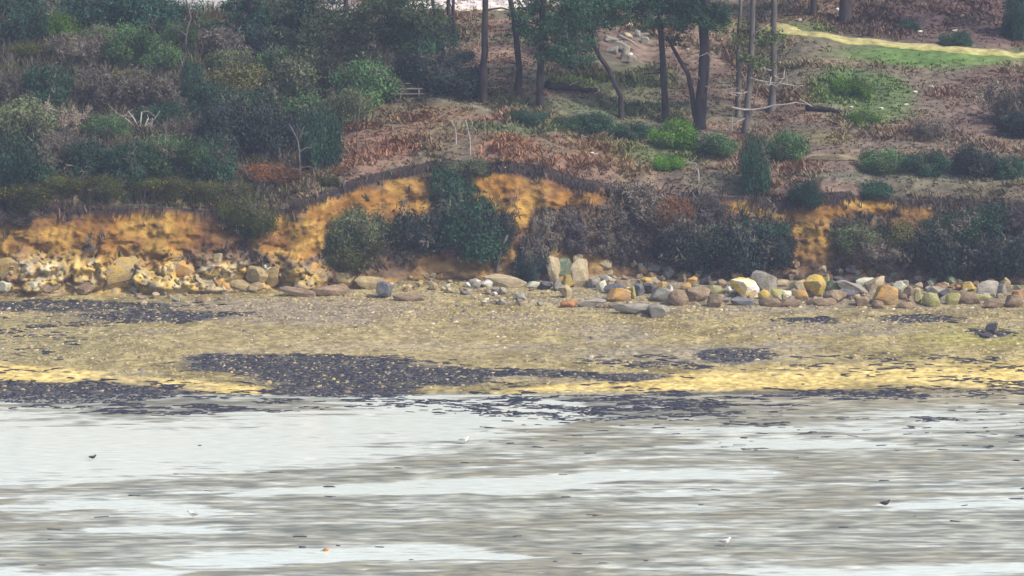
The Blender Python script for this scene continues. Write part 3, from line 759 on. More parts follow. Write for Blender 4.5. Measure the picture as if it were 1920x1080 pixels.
tree('slim grey pine directly left of the dead white branches', (1384, 218), [(1384, 160), (1384, 90), (1386, 30), (1388, -80)], 11, [(1400, 60, 30, -.5, .4), (1410, 105, 26, -.4, .4)] + over(1388, .8), bk='greybark', leaf=(.10, .115, .06), dead=[([(1386, 50), (1404, 60), (1420, 58)], 3), ([(1384, 180), (1370, 175), (1352, 168)], 3)])
tree('pine carrying a long curved white dead branch across its trunk', (1398, 252), [(1400, 210), (1405, 160), (1408, 100), (1410, 20), (1412, -100)], 15, [(1425, 80, 30, .4, .4), (1400, 115, 26, -.5, .35)] + over(1412, .8), bk='greybark', leaf=(.09, .11, .06), live=[([(1402, 235), (1412, 200), (1420, 170)], 5)],
     dead=[([(1372, 201), (1390, 205), (1412, 205), (1430, 202), (1450, 196), (1472, 194), (1490, 190)], 7), ([(1405, 170), (1390, 176), (1372, 172), (1355, 173)], 4), ([(1404, 145), (1420, 150), (1440, 153)], 4), ([(1400, 220), (1385, 226), (1372, 236), (1362, 250)], 5)])
tree('straight grey pine with short white dead twigs, last before the open slope', (1447, 208), [(1448, 160), (1451, 100), (1450, 40), (1449, -60), (1449, -180)], 15, [(1440, 70, 26, -.4, .4)] + over(1449), bk='greybark', leaf=(.08, .10, .055), dead=[([(1447, 132), (1436, 130), (1428, 122), (1424, 114)], 4), ([(1445, 143), (1443, 155), (1440, 160)], 5), ([(1452, 142), (1460, 148), (1468, 146)], 4), ([(1456, 155), (1475, 158), (1495, 161), (1505, 159)], 4)])
tree('small pine trunk at the top edge above the footpath', (1525, 28), [(1525, 0), (1525, -80), (1525, -180)], 12, over(1525))
tree('thick pine trunk at the top edge above the footpath', (1584, 42), [(1585, 10), (1585, -60), (1586, -180)], 26, over(1590))
tree('pine trunk in the top right corner', (1916, 66), [(1916, 20), (1916, -60), (1916, -160)], 16, [(1912, 10, 30, 0, .6)] + over(1916))
# crowned pines of the left thicket
LP = (.040, .078, .058)
tree('teal crowned pine right of the white building, left of two', (470, 95), [(470, 60), (468, 20), (468, -40)], 12, [(450, 55, 46, -.6, .5), (490, 40, 50, -.3, .55), (520, 62, 44, -.6, .5), (450, 18, 40, .2, .6), (500, 5, 52, 0, .6)], leaf=LP)
tree('teal crowned pine right of the white building, right of two', (560, 100), [(560, 60), (562, 20), (565, -50)], 12, [(545, 45, 50, -.3, .55), (585, 30, 52, -.3, .55), (560, 5, 55, .3, .6), (600, 65, 40, -.5, .5)], leaf=(.045, .075, .055))
tree('large grey green pine crown in the upper middle left', (645, 150), [(645, 100), (647, 50), (650, -20)], 14, [(620, 80, 55, -.6, .6), (665, 60, 60, -.4, .6), (700, 95, 50, -.6, .55), (640, 25, 60, .2, .6), (700, 30, 60, 0, .6), (590, 105, 40, -.7, .5), (660, 115, 50, -.9, .5)], leaf=(.075, .095, .06))
tree('tall green pine crown left of the road', (735, 120), [(735, 60), (737, 0), (740, -60)], 12, [(720, 50, 46, -.4, .6), (750, 20, 48, -.3, .6), (725, 5, 50, .2, .6), (745, 85, 34, -.6, .5)], leaf=(.05, .08, .045))
tree('dark pine crown above the bright green bushes at the top left', (60, 50), [(60, 20), (60, -40)], 12, [(40, 15, 55, -.3, .6), (100, 5, 50, -.2, .6)], leaf=LP)
tree('dark pine crown left of the white building at the top', (230, 70), [(230, 30), (232, -30)], 12, [(205, 35, 50, -.4, .55), (260, 20, 52, -.3, .55), (230, 0, 50, 0, .6), (300, 30, 44, -.3, .55), (160, 20, 50, 0, .6)], leaf=LP)

def bare(label, base_pr, chains, name='dead_tree', cat='dead tree', m_='palewood', group=None):
    """chains: (list of px,row points, width px); the first is the stem, the rest are branches"""
    p = at(*base_pr); m = mpp(p); o = thing(name, label, cat, p, 0, (1, 1, 1), group)
    for i, (ch, w_) in enumerate(chains):
        mb = MB(); Q = [Vector(((q[0] - base_pr[0]) * m, R.uniform(-.25, .25) * (i > 0) - .02 * k, (base_pr[1] - q[1]) * m - (.15 if i == 0 and k == 0 else 0))) for k, q in enumerate(ch)]
        mb.tube(Q, [max(.018, w_ * m / 2.5 * (1 - .6 * k / len(Q))) for k in range(len(Q))], 5)
        if len(Q) > 2:
            for j in range(3):
                q = R.choice(Q[1:]); d = Vector((R.gauss(0, .4), R.gauss(0, .25), R.gauss(.25, .3))); mb.tube([q, q + d * .6, q + d], [.025, .02, .008], 3)
        link('trunk' if i == 0 else 'branch', mb.mesh('stem', M[m_], True), o)
    return o
bare('bare white stemmed tree standing over the bracken above the notch', (562, 342), [([(562, 342), (562, 310), (561, 280), (558, 262), (550, 245), (542, 232)], 6), ([(562, 318), (548, 315), (535, 318)], 3), ([(562, 315), (580, 312), (592, 318)], 3), ([(561, 285), (572, 278), (585, 276)], 3), ([(560, 268), (566, 250), (570, 238)], 3)], m_='greybark')
bare('twisted pale dead trunk above the small dark green bush, upper left', (347, 104), [([(347, 104), (347, 85), (349, 65), (352, 50), (358, 35), (355, 18), (350, 0)], 9), ([(349, 66), (342, 60), (332, 60)], 4), ([(347, 98), (338, 96), (332, 94)], 4), ([(347, 101), (360, 101), (372, 104), (380, 110)], 3)], m_='greybark')
bare('fan of pale dead stems rising behind the bleached fallen log', (262, 252), [([(262, 252), (258, 235), (250, 220), (240, 208)], 5), ([(262, 250), (264, 230), (266, 210)], 5), ([(266, 250), (272, 236), (278, 222)], 5), ([(270, 250), (280, 235), (292, 220), (300, 208)], 4), ([(260, 248), (248, 232), (232, 218), (220, 212)], 4), ([(272, 252), (284, 240), (286, 222)], 4)])
bare('left of two thin pale saplings in the bracken above the cliff', (855, 270), [([(855, 270), (855, 250), (852, 236), (846, 225)], 4), ([(855, 250), (861, 238), (864, 228)], 2)])
bare('right of two thin pale saplings in the bracken above the cliff', (882, 290), [([(882, 290), (881, 262), (877, 240), (873, 224)], 4), ([(879, 250), (884, 240), (886, 228)], 2)])
bare('faint pale sapling at the left side of the bracken slope', (669, 285), [([(669, 285), (669, 255), (672, 225), (676, 195)], 3), ([(671, 230), (660, 218)], 2), ([(672, 215), (682, 205)], 2)], m_='greybark')
bare('hooked white dead stem above the dark thicket right of centre', (1309, 342), [([(1309, 342), (1310, 328), (1308, 318), (1303, 314), (1306, 308)], 5), ([(1306, 306), (1300, 306), (1294, 307)], 4)])
bare('grey forked dead stem beside the coastal path', (1055, 240), [([(1055, 240), (1058, 228), (1066, 220), (1076, 214)], 5), ([(1056, 232), (1048, 226)], 3)], m_='greybark')
bare('thin grey dead stem standing in the low dark bushes by the path', (1120, 250), [([(1120, 250), (1120, 232)], 3)], m_='greybark')
bare('pale leaning dead stem in the dark thicket right of centre', (1314, 392), [([(1314, 392), (1306, 376), (1298, 362)], 7)], m_='greybark')
bare('thin pale stem standing in the dark bush at the left edge', (14, 330), [([(14, 330), (12, 300), (10, 280)], 5), ([(12, 300), (20, 285)], 3)], m_='greybark')
bare('pale bare trunk at the right end of the central orange scar', (932, 505), [([(932, 505), (936, 480), (942, 460), (952, 440)], 10), ([(940, 462), (934, 446)], 4)], m_='greybark')

def log(label, a, b, wpx, m_, name='fallen_log', sticks=0, lift=0):
    A = at(*a); B = at(*b); m = mpp(A); r = wpx * m / 2; L = B - A
    p = A.lerp(B, .5); o = thing(name, label, 'log', (p.x, p.y, p.z))
    mb = MB(); Q = []
    for i in range(9):
        q = A.lerp(B, i / 8); z = max(gz(q.x, q.y), q.z) + r * (.7 + lift); Q.append(Vector((q.x, q.y, z + R.gauss(0, .15) * r)) - p)
    mb.tube(Q[::-1], [r * (.45 + .07 * i) * R.uniform(.9, 1.1) for i in range(9)], 7); link('trunk', mb.mesh('trunk', M[m_], True), o)
    for i in range(sticks):
        q = R.choice(Q[1:-1]); d = Vector((R.gauss(0, .6), -.1, R.uniform(.1, .7))); mb = MB(); mb.tube([q, q + d * .5, q + d], [.05, .04, .015], 4); link('branch', mb.mesh('branch', M['palewood']), o)
    return o
log('bleached white fallen log on the left slope below the pale fan', (222, 268), (284, 256), 6, 'palewood', sticks=2)
log('short forked white branch left of the bleached fallen log', (164, 282), (183, 278), 3, 'palewood', 'fallen_branch', 2)
log('dark fallen log with pale sticks on it, below the green bushes', (1512, 208), (1585, 216), 14, 'darkwood', sticks=5)
log('long dark fallen log behind the low bushes of the coastal path', (1025, 166), (1120, 176), 17, 'darkwood', sticks=1)
log('white pole lying across the heap of grey stones', (1160, 78), (1194, 97), 6, 'palewood', 'wooden_pole', lift=3)
# ------------------------------------------------------------------ rocks
def ico(sub):
    import bmesh
    bm = bmesh.new(); bmesh.ops.create_icosphere(bm, subdivisions=sub, radius=1)
    V = np.array([v.co[:] for v in bm.verts]); Fc = np.array([[v.index for v in f.verts] for f in bm.faces]); bm.free(); return V, Fc
IV, IF = ico(3)
IV1, IF1 = ico(1)
def rock_shape(seed, kind):
    r = np.random.RandomState(seed); V = IV.copy()
    nplane = {'angular': 18, 'round': 14, 'slab': 16, 'block': 12}[kind]
    if kind == 'block': V = np.sign(V) * np.abs(V) ** .45; V /= np.abs(V).max()
    for i in range(nplane):
        n = r.normal(size=3); n /= np.linalg.norm(n); d = r.uniform(.45, .75) if kind in ('angular', 'slab') else r.uniform(.6, .82)
        k = V @ n; e = np.clip(k - d, 0, None); V = V - e[:, None] * n * .96
    V = V * (1 + .10 * (fbm(V[:, 0] * 5 + seed, V[:, 1] * 5 + V[:, 2] * 6, seed + 3, 3) - .5))[:, None]
    V = V * (1 + .18 * (fbm(V[:, 0] * 1.7 + 9 + seed, V[:, 1] * 1.7 + V[:, 2] * 2.3, seed, 4) - .5))[:, None]
    V -= (V.max(0) + V.min(0)) / 2; V /= (V.max(0) - V.min(0)) / 2
    return V
SHAPES = {k: [rock_shape(300 + i * 7 + j, k) for j in range(5)] for i, k in enumerate(('angular', 'round', 'slab', 'block'))}
_rc = {}
def rock_mesh(kind, i, m):
    key = (kind, i, m)
    if key not in _rc:
        me = mesh_from('rock', SHAPES[kind][i], IF, RM[m], None, True); _rc[key] = me
        try: me.set_sharp_from_angle(angle=math.radians(16))
        except Exception: pass
    return _rc[key]
GB = 'boulders along the cliff foot'; GS = 'standing stones of the rock stack'; GO = 'blocks of the rocky outcrop'; GH = 'grey stones heaped on the slope'
def rock(px_, row_, w_, h_, m, label, kind='angular', tilt=0, group='boulders along the cliff foot', name='boulder', cat='boulder', dep=.8, sink=.12, back=.7):
    p = at(px_, row_); mm = mpp(p); k_ = 1.3 if group == GO else 1.17 if group == GB else 1.06; hw = w_ * mm / 2 * k_; hh = h_ * mm / 2 * k_
    dy = max(min(hw, hh * 1.3), hh * .8) * dep
    me = rock_mesh(kind, R.randrange(5), m)
    o = thing(name, label, cat, (p.x, p.y + dy * (.95 if group == GO else .7), p.z + hh * (1 - 2 * sink)), 0, (hw, dy, hh), group, me)
    o.rotation_euler = (R.uniform(-.12, .12), math.radians(tilt), R.uniform(-.35, .35) if abs(tilt) < 3 else R.uniform(-.1, .1))
    if group == GO: o.rotation_euler = (R.uniform(-.3, .3), R.uniform(-.35, .35), R.uniform(-.8, .8))
    return o
GB = 'boulders along the cliff foot'; GS = 'standing stones of the rock stack'; GO = 'blocks of the rocky outcrop'; GH = 'grey stones heaped on the slope'
ROCKS = [
 (1396,562,52,38,'whiteyellow','large white boulder splashed with bright yellow lichen','angular',12,GB),
 (1433,547,50,34,'grey','big grey tan slab tilted behind the white and yellow boulder','slab',28,GB),
 (1410,512,36,13,'palegreen','pale flat slab lying above the tilted grey slab','slab',4,GB),
 (1306,566,46,26,'brown','broad oval brown boulder left of the white and yellow one','round',0,GB),
 (1342,556,30,20,'lime','boulder capped in green lichen beside the oval brown boulder','round',0,GB),
 (1342,577,28,24,'brown','tan brown stone under the green capped boulder','block',0,GB),
 (1393,573,42,15,'blue','low blue grey stone in front of the white and yellow boulder','slab',5,GB),
 (1362,550,18,10,'white','small pale pointed stone touching the white and yellow boulder','angular',-25,GB),
 (1433,562,20,18,'yellow','small yellow stone right of the white and yellow boulder','round',0,GB),
 (1457,562,22,19,'lime','pale lime stone, left of a pair below the tilted grey slab','block',0,GB),
 (1474,562,18,17,'palegreen','pale lime stone, right of a pair below the tilted grey slab','block',0,GB),
 (1529,560,46,42,'yellow','tallest yellow lichened boulder, jagged at the top','angular',0,GB),
 (1498,547,28,22,'tan','tan stone behind the left side of the jagged yellow boulder','round',0,GB),
 (1500,562,30,18,'orange','low ochre stone at the left foot of the jagged yellow boulder','round',0,GB),
 (1546,545,18,26,'lime','yellow green upright stone against the jagged yellow boulder','angular',0,GB),
 (1560,548,20,22,'mossy','grey green stone right of the jagged yellow boulder','round',0,GB),
 (1566,568,38,24,'brown','brown stone with a pale rim in front of the long grey slab','round',0,GB),
 (1597,552,58,22,'grey','long grey slab sloping down to the right','slab',24,GB),
 (1586,560,30,18,'blue','grey blue stone under the long sloping slab','angular',15,GB),
 (1622,538,28,17,'palegreen','pale yellowish stone behind the end of the long sloping slab','block',0,GB),
 (1644,548,38,24,'tan','pale tan slab leaning on the round orange boulder','slab',-28,GB),
 (1661,572,44,36,'orange','round orange boulder below the pale leaning slab','round',0,GB),
 (1687,552,22,24,'palegreen','whitish green stone right of the round orange boulder','angular',15,GB),
 (1693,562,16,11,'brown','small pinkish brown stone at the foot of the whitish green one','round',0,GB),
 (1706,560,20,22,'brown','brown stone left of the upright yellow green stone','angular',0,GB),
 (1721,570,14,26,'lime','narrow upright yellow green stone','block',0,GB),
 (1755,558,28,20,'grey','grey arched stone behind the round yellowish boulder','round',20,GB),
 (1747,575,30,25,'lime','round yellowish boulder in front of the grey arched stone','round',0,GB),
 (1787,572,24,21,'lime','square green yellow boulder right of the round yellowish one','block',0,GB),
 (1815,547,24,18,'yellow','square yellow stone up behind the green yellow cube','block',0,GB),
 (1814,570,44,22,'brown','low broad brown stone under the square yellow stone','round',0,GB),
 (1852,557,36,30,'grey','big grey square boulder near the right end','block',4,GB),
 (1887,541,18,20,'lime','lime lichened stone up right of the big grey square boulder','angular',0,GB),
 (1876,556,20,24,'grey','grey purple stone touching the big grey square boulder','angular',0,GB),
 (1842,564,32,11,'lime','flat yellowish stone at the foot of the big grey square boulder','slab',5,GB),
 (1902,577,32,24,'brown','rounded brown stone at the right end of the boulder row','round',0,GB),
 (1908,560,20,16,'rust','rusty stone at the right end above the rounded brown stone','round',0,GB),
 (1617,574,26,18,'brown','dull brown stone left of the round orange boulder','block',0,GB),
 (1646,579,22,15,'brown','small dull brown stone in front of the round orange boulder','round',0,GB),
 (1540,573,50,14,'brown','low brown stone in front of the jagged yellow boulder','round',0,GB),
 (1480,576,36,16,'brown','low grey brown stone below the pale lime pair','round',0,GB),
 (1445,575,40,16,'brown','low grey brown stone right of the blue grey stone','round',0,GB),
 (1700,578,34,12,'brown','low brown stone left of the round yellowish boulder','round',0,GB),
 (1862,578,34,14,'brown','low brown stone below the big grey square boulder','round',0,GB),
 (1580,535,34,14,'dark','blackish slab hiding behind the long sloping slab','slab',18,GB),
 (1770,562,22,20,'dark','dark purple stone between the round yellowish and the square boulder','angular',0,GB),
 # centre
 (1036,528,27,50,'tan','pale left pillar of the green stained rock stack','block',8,GS),
 (1056,518,38,36,'mossy','green stained middle block of the rock stack','block',0,GS),
 (1088,538,32,56,'tan','tall tan right pillar of the rock stack','block',-8,GS),
 (1084,492,18,16,'tan','pale cap stone on the right pillar of the rock stack','block',0,GS),
 (1066,540,20,26,'yellow','yellow block at the foot of the rock stack','block',0,GS),
 (1046,546,18,24,'grey','pale grey block at the left foot of the rock stack','block',0,GS),
 (1060,560,26,27,'tan','pointed tan stone in front of the rock stack','angular',0,GS),
 (1022,544,28,18,'dark','dark purple stone at the left foot of the rock stack','angular',0,GS),
 (1000,541,22,13,'palegreen','smooth whitish oval stone left of the rock stack','round',0,GB),
 (947,538,72,22,'tan','long flat pale slab resting on the beach left of the rock stack','slab',4,GB),
 (913,539,18,15,'white','white stone propped against the end of the long flat pale slab','round',20,GB),
 (1113,541,22,22,'grey','grey rounded stone right of the rock stack, left of a pair','round',0,GB),
 (1128,546,18,20,'palegreen','grey rounded stone right of the rock stack, right of a pair','round',0,GB),
 (1141,531,14,12,'white','small white stone above the grey rounded pair','angular',0,GB),
 (1160,566,40,25,'orange','dark orange boulder with a yellow right side','round',0,GB),
 (1150,552,34,20,'blue','grey blue boulder above the dark orange one','angular',0,GB),
 (1183,562,16,24,'lime','pale lichened stone right of the dark orange boulder','angular',-10,GB),
 (1197,556,20,24,'blue','slate coloured stone in the middle of the tumbled heap','angular',15,GB),
 (1212,536,20,15,'yellow','small yellow stone above the tumbled heap','angular',0,GB),
 (1218,552,26,20,'dark','dark violet stone below the small yellow one','angular',0,GB),
 (1240,566,40,26,'grey','grey stone behind the right end of the flat grey slab','round',0,GB),
 (1256,551,10,15,'white','narrow white stone in the tumbled heap','angular',0,GB),
 (1272,574,34,30,'brown','brown tan boulder right of the flat grey slab','round',0,GB),
 (1200,590,92,20,'grey','large flat grey slab lying on the beach in front of the heap','slab',3,GB),
 (1236,596,34,24,'grey','squared grey end block of the large flat slab','block',0,GB),
 (1068,577,32,15,'rust','dark reddish low stone on the beach below the rock stack','round',0,GB),
 (1108,575,54,14,'grey','low grey stone on the beach right of the dark reddish one','slab',0,GB),
 (720,560,30,32,'blue','blue grey stone standing alone at the end of the outcrop','angular',0,GB),
 (766,565,50,14,'brown','low brown stone right of the lone blue grey stone','round',0,GB),
 (1744,396,13,12,'ochre','ochre yellow boulder stuck in the upper right cliff','round',0,GB),
 (1424,356,10,10,'white','lower of two white stones on the cliff edge','round',0,GB),
 (1421,348,8,7,'white','upper of two white stones on the cliff edge','round',0,GB),
 (50,108,16,15,'white','white round stone in the yellow gorse, upper left','round',0,GB),
 (1562,302,84,12,'tan','flat pale ledge of rock on the right slope','slab',0,GB),
 # outcrop at left
 (408,515,17,34,'crag','pale leaning pillar on top of the yellow outcrop','block',6,GO),
 (437,530,32,26,'ochre','yellow block right of the pale leaning pillar','block',0,GO),
 (452,548,34,20,'crag','pale pink block under the yellow block','block',0,GO),
 (482,531,32,26,'crag','cream block in the middle of the outcrop','block',0,GO),
 (502,514,24,17,'palegreen','pointed pale stone on top of the cream block','angular',20,GO),
 (511,537,28,30,'ochre','tall pale yellow block right of the cream block','block',0,GO),
 (480,550,32,18,'crag','cream block at the foot of the outcrop','block',0,GO),
 (415,543,26,22,'orange','orange block below the pale leaning pillar','block',0,GO),
 (547,530,36,28,'ochre','greenish yellow block left of the orange one','block',0,GO),
 (592,524,46,34,'orange','large orange block at the right of the outcrop','block',0,GO),
 (362,541,24,14,'white','smooth white oval stone below the outcrop','angular',0,GO),
 (300,550,34,22,'grey','grey block left of the smooth white oval stone','angular',0,GO),
 (265,528,34,28,'crag','tan block in the left half of the outcrop','block',0,GO),
 (226,535,52,44,'ochre','largest yellow block of the outcrop','block',-6,GO),
 (181,518,24,27,'lime','squared lime yellow block left of the largest yellow block','block',0,GO),
 (150,528,44,38,'ochre','yellow block two along from the largest one','angular',8,GO),
 (108,525,52,42,'ochre','bright yellow block near the left end of the outcrop','angular',0,GO),
 (62,528,50,46,'orange','golden block near the left end of the outcrop','angular',0,GO),
 (18,532,44,44,'ochre','yellow block at the left edge of the picture','angular',0,GO),
 (8,552,22,22,'palegreen','green white stone at the left edge below the yellow block','angular',0,GO),
 (54,548,36,18,'palegreen','pale stone under the golden block','angular',0,GO),
 (95,548,36,20,'brown','brown stone under the bright yellow block','angular',0,GO),
 (145,552,50,22,'brown','grey brown block under the yellow blocks','angular',0,GO),
 (193,548,34,24,'brown','grey brown block under the lime yellow block','angular',0,GO),
 (340,522,40,30,'orange','orange tan block left of the pale leaning pillar','angular',0,GO),
 (305,520,36,26,'ochre','yellow block between the tan and the orange tan blocks','angular',0,GO),
 (645,540,50,24,'crag','tan block at the right end of the outcrop','angular',8,GO),
 (690,545,46,24,'crag','cream block next to the lone blue grey stone','angular',8,GO),
 (620,556,60,18,'brown','low brown block at the right foot of the outcrop','angular',0,GO),
 (560,558,60,16,'brown','low brown block at the middle foot of the outcrop','angular',0,GO),
 # heap on the slope
 (1172,112,14,26,'grey','upright grey slab at the front of the heap on the slope','block',12,GH),
 (1185,118,18,16,'grey','grey stone right of the upright slab on the slope','block',0,GH),
 (1150,82,34,12,'grey','flat grey stone at the left of the heap on the slope','slab',14,GH),
 (1148,102,24,16,'grey','grey stone below the flat one in the heap on the slope','angular',0,GH),
 (1176,76,20,16,'tan','yellowish grey stone at the upper middle of the heap on the slope','angular',0,GH),
 (1196,70,10,16,'grey','narrow grey stone at the upper right of the heap on the slope','block',0,GH),
 (1210,82,16,14,'grey','grey cube at the right end of the heap on the slope','block',0,GH),
 (1208,68,22,7,'grey','flat grey stone over the cube at the right of the heap','slab',0,GH),
 (1180,52,14,10,'palegreen','pale stone at the very top of the heap on the slope','round',0,GH),
 (1134,52,26,14,'palegreen','pale yellowish stone at the upper left of the heap','angular',0,GH),
 (1090,114,10,18,'grey','grey stone pair member left of the crooked pine','angular',0,GH),
 (1166,98,36,20,'grey','large grey stone under the white pole','angular',18,GH),
 (1182,106,10,8,'white','small white stone at the front of the heap on the slope','round',0,GH),
]
DROP = ('two along', 'near the left end of the outcrop', 'between the tan and', 'left half of the outcrop', 'under the lime')
for px_, row_, w_, h_, m, lab, kd, tl, g in ROCKS:
    if g == GO and any(d in lab for d in DROP): continue
    rock(px_, row_, w_, h_, m, lab, kd, tl, g)

# ---- broken stones below the cliff that nothing tells apart
FR = [(1130,1310,500,545,60,['tan','tan','brown','orange','grey']),(1440,1500,490,535,14,['brown','rust','tan']),(1720,1800,515,548,22,['brown','rust','tan']),(1290,1330,505,525,6,['brown','rust']),
      (760,830,520,548,18,['tan','brown','orange']),(830,900,530,555,16,['tan','grey','brown','white']),(250,420,545,575,16,['tan','brown','grey']),(1090,1150,555,580,10,['grey','brown']),
      (1600,1660,505,530,8,['rust','brown']),(900,1020,545,575,18,['tan','brown','grey','white'])]
MARKS = [(1396,545,'the white and yellow boulder'),(1306,553,'the oval brown boulder'),(1433,530,'the tilted grey slab'),(1529,540,'the jagged yellow boulder'),(1597,540,'the long sloping slab'),(1644,536,'the pale leaning slab'),(1661,555,'the round orange boulder'),
    (1687,541,'the whitish green stone'),(1787,561,'the square lime boulder'),(1815,538,'the square yellow stone'),(1852,542,'the big grey square boulder'),(1747,562,'the round lime boulder'),(1902,565,'the last brown boulder'),(1060,510,'the rock stack'),(1205,580,'the flat grey slab'),
    (1160,553,'the dark orange boulder'),(720,545,'the lone blue grey stone'),(947,527,'the long pale slab'),(362,534,'the white oval stone'),(1120,532,'the grey rounded pair'),(1212,528,'the small yellow stone'),(1256,543,'the narrow white stone'),(1470,505,'the orange scree chute'),(1408,505,'the pale flat slab')]
FR += [(1290,1915,548,572,50,['brown','grey','tan']), (1290,1915,512,546,80,['brown','grey','tan','mossy','dark'])]
GRP = ['broken stones in the heap beside the rock stack'] + ['broken stones below the cliff'] * 9 + ['broken stones between the boulders', 'broken stones banked behind the boulder row']
frag = []
for fi, (x0, x1, r0, r1, n, ms) in enumerate(FR):
    for i in range(n):
        s = R.uniform(8, 18) * (1.45 if fi in (0, 11) and R.random() < .5 else 1); mk = R.choice(ms); x = R.uniform(x0, x1); y = R.uniform(r0, r1)
        mx, my, nm = min(MARKS, key=lambda k: (k[0] - x) ** 2 + 4 * (k[1] - y) ** 2); dx, dy = x - mx, y - my
        h_ = 'left of' if dx < 0 else 'right of'; v_ = 'above' if dy < 0 else 'below'
        where = v_ if abs(dx) < 9 else h_ if abs(dy) < 7 else ('up and ' if dy < 0 else 'down and ') + h_
        kd = R.choice(('angular', 'block', 'angular', 'slab'))
        sz = 'small' if s < 12 else 'big' if s > 18 else 'medium'
        frag.append((f"{sz} {dict(rust='rusty').get(mk, mk)} {dict(block='blocky', slab='flat').get(kd, 'jagged')} stone {where} {nm}", abs(dx) + abs(dy), x, y, s, mk, kd, GRP[fi]))
frag.sort(key=lambda f: f[:2]); seen = {}
for lab, d, x, y, s, mk, kd, g in frag:
    k = seen[lab] = seen.get(lab, 0) + 1
    rock(x, y, s, s * R.uniform(.55, .95), mk, lab if k == 1 else ('', '', 'second nearest ', 'third nearest ', 'fourth nearest ', 'fifth nearest ')[min(k, 5)] + lab, kd, R.uniform(-30, 30), g, 'rubble_stone', 'stone')
PALE = [(1570,20,'directly left of the thick trunk above the footpath'),(1790,10,'near the top edge above the footpath, rightmost but one'),(1570,33,'at the foot of the thick trunk above the footpath'),(1447,25,'beside the last straight grey pine, high up'),(1500,40,'just above the left end of the footpath'),
    (1725,61,'between the two dark bushes above the footpath'),(1790,60,'above the right dark bush beside the footpath'),(1610,75,'on the upper edge of the footpath'),(1805,33,'near the top edge above the footpath, rightmost'),(1716,175,'on the open slope below the grass strip, upper middle'),(1870,158,'high on the open slope near the right edge'),
    (1745,165,'on the open slope below the grass strip, upper right'),(1652,206,'right of the dark log with pale sticks'),(1596,203,'at the right end of the dark log'),(1700,198,'in the middle of the open slope'),(1290,95,'between the forked pine and the upright pine'),(1110,290,'in the bracken above the cliff, left of a pair'),(1118,292,'in the bracken above the cliff, right of a pair'),(948,318,'on the lip over the central orange scar')]
for qx, qy, wl in PALE: rock(qx, qy, R.uniform(6, 11), R.uniform(4, 6), 'white', 'pale stone ' + wl, 'angular', 0, 'pale stones scattered on the slope', 'pale_stone', 'stone')

# ------------------------------------------------------------------ countless small things: pebbles, seaweed, bracken, grass
def ground_points(n, y0, y1, dens, seed, xl=44):
    r = np.random.RandomState(seed); x = r.uniform(-xl, xl, n); y = r.uniform(y0, y1, n); z = height(x, y)
    px, row = project(x, y, z); k = r.uniform(0, 1, n) < dens(x, y, px, row)
    return x[k], y[k], z[k], px[k], row[k], r
BV = np.array([(-1,-1,0),(1,-1,0),(1,1,0),(-1,1,0),(-.7,-.7,1),(.7,-.7,1),(.7,.7,1),(-.7,.7,1)], float)
BF = np.array([(4,5,6,7),(0,1,5,4),(1,2,6,5),(2,3,7,6),(3,0,4,7)])
def scatter_blocks(name, x, y, z, r, sx, sy, sz, colr, m, jit=.35, sink=.25, turn=6.28):
    n = len(x); a = r.uniform(-turn / 2, turn / 2, n); ca, sa = np.cos(a), np.sin(a)
    V = np.repeat(BV[None], n, 0) * (1 + jit * r.uniform(-1, 1, (n, 8, 3))) * np.stack([sx, sy, sz], -1)[:, None, :]
    X_ = V[..., 0] * ca[:, None] - V[..., 1] * sa[:, None]; Y_ = V[..., 0] * sa[:, None] + V[..., 1] * ca[:, None]
    V = np.stack([X_ + x[:, None], Y_ + y[:, None], V[..., 2] + z[:, None] - sz[:, None] * sink], -1)
    Fc = BF[None] + (np.arange(n) * 8)[:, None, None]
    return link(name, mesh_from(name, V.reshape(-1, 3), Fc.reshape(-1, 4), m, np.repeat(colr, 8, 0)), kind='stuff')
ybx = lambda x: np.interp(x, XS, YB)
def dpeb(x, y, px, row):
    d = .30 + .7 * blob(px, row, 900, 570, 420, 45) + .4 * blob(px, row, 1500, 600, 500, 30) + .3 * blob(px, row, 80, 620, 240, 50)
    s = np.maximum(chain_mask(px, row, *SANDL, .35), chain_mask(px, row, *SANDR, .45))
    return d * (1 - .95 * s) * sstep(745, 715, row) * (y < ybx(x) + .3)
x, y, z, px, row, r = ground_points(46000, YS, 366, dpeb, 401)
n = len(x); s = .035 * np.exp(r.normal(0, .5, n)) + .015; s = np.clip(s, .02, .22)
pal = np.array([(.36,.30,.16),(.42,.35,.20),(.26,.21,.14),(.20,.17,.15),(.48,.44,.34),(.33,.27,.12),(.62,.58,.5)])
cc = pal[r.choice(len(pal), n, p=[.25,.15,.22,.22,.04,.11,.01])] * r.uniform(.75, 1.2, (n, 1))
scatter_blocks('pebbles', x, y, z, r, s * r.uniform(.8, 1.8, n), s, s * r.uniform(.4, .9, n), cc, M['stone'])
def dweed(x, y, px, row):
    w_ = weed_density(px, row); cl = sstep(.42, .62, fbm(x / 2.4, y / 1.1, 411, 3))
    return np.clip(np.where(w_ > .7, w_ * (.75 + .25 * cl), w_ * cl * .8) + .006 * (row > 735) * (px > 900) * sstep(900, 780, row), 0, 1)
x, y, z, px, row, r = ground_points(150000, 312, 366, dweed, 402)
n = len(x); bed = weed_density(px, row) > .7; s = np.where(bed, r.uniform(.03, .13, n), r.uniform(.05, .22, n)) * np.where(weed_density(px, row) > .7, 1, .85)
cc = np.array([(.022,.024,.038)]) * r.uniform(.8, 1.3, (n, 1)) * np.where(r.uniform(0, 1, (n, 1)) < .12, np.array([[2.6, 2.0, .9]]), 1.0)
scatter_blocks('seaweed', x, y, np.maximum(z, 0), r, s * np.where(bed, r.uniform(.9, 1.9, n), r.uniform(1.2, 3.2, n)), s * .8, r.uniform(.015, .05, n), cc, M['weed'], .5, turn=1.3)
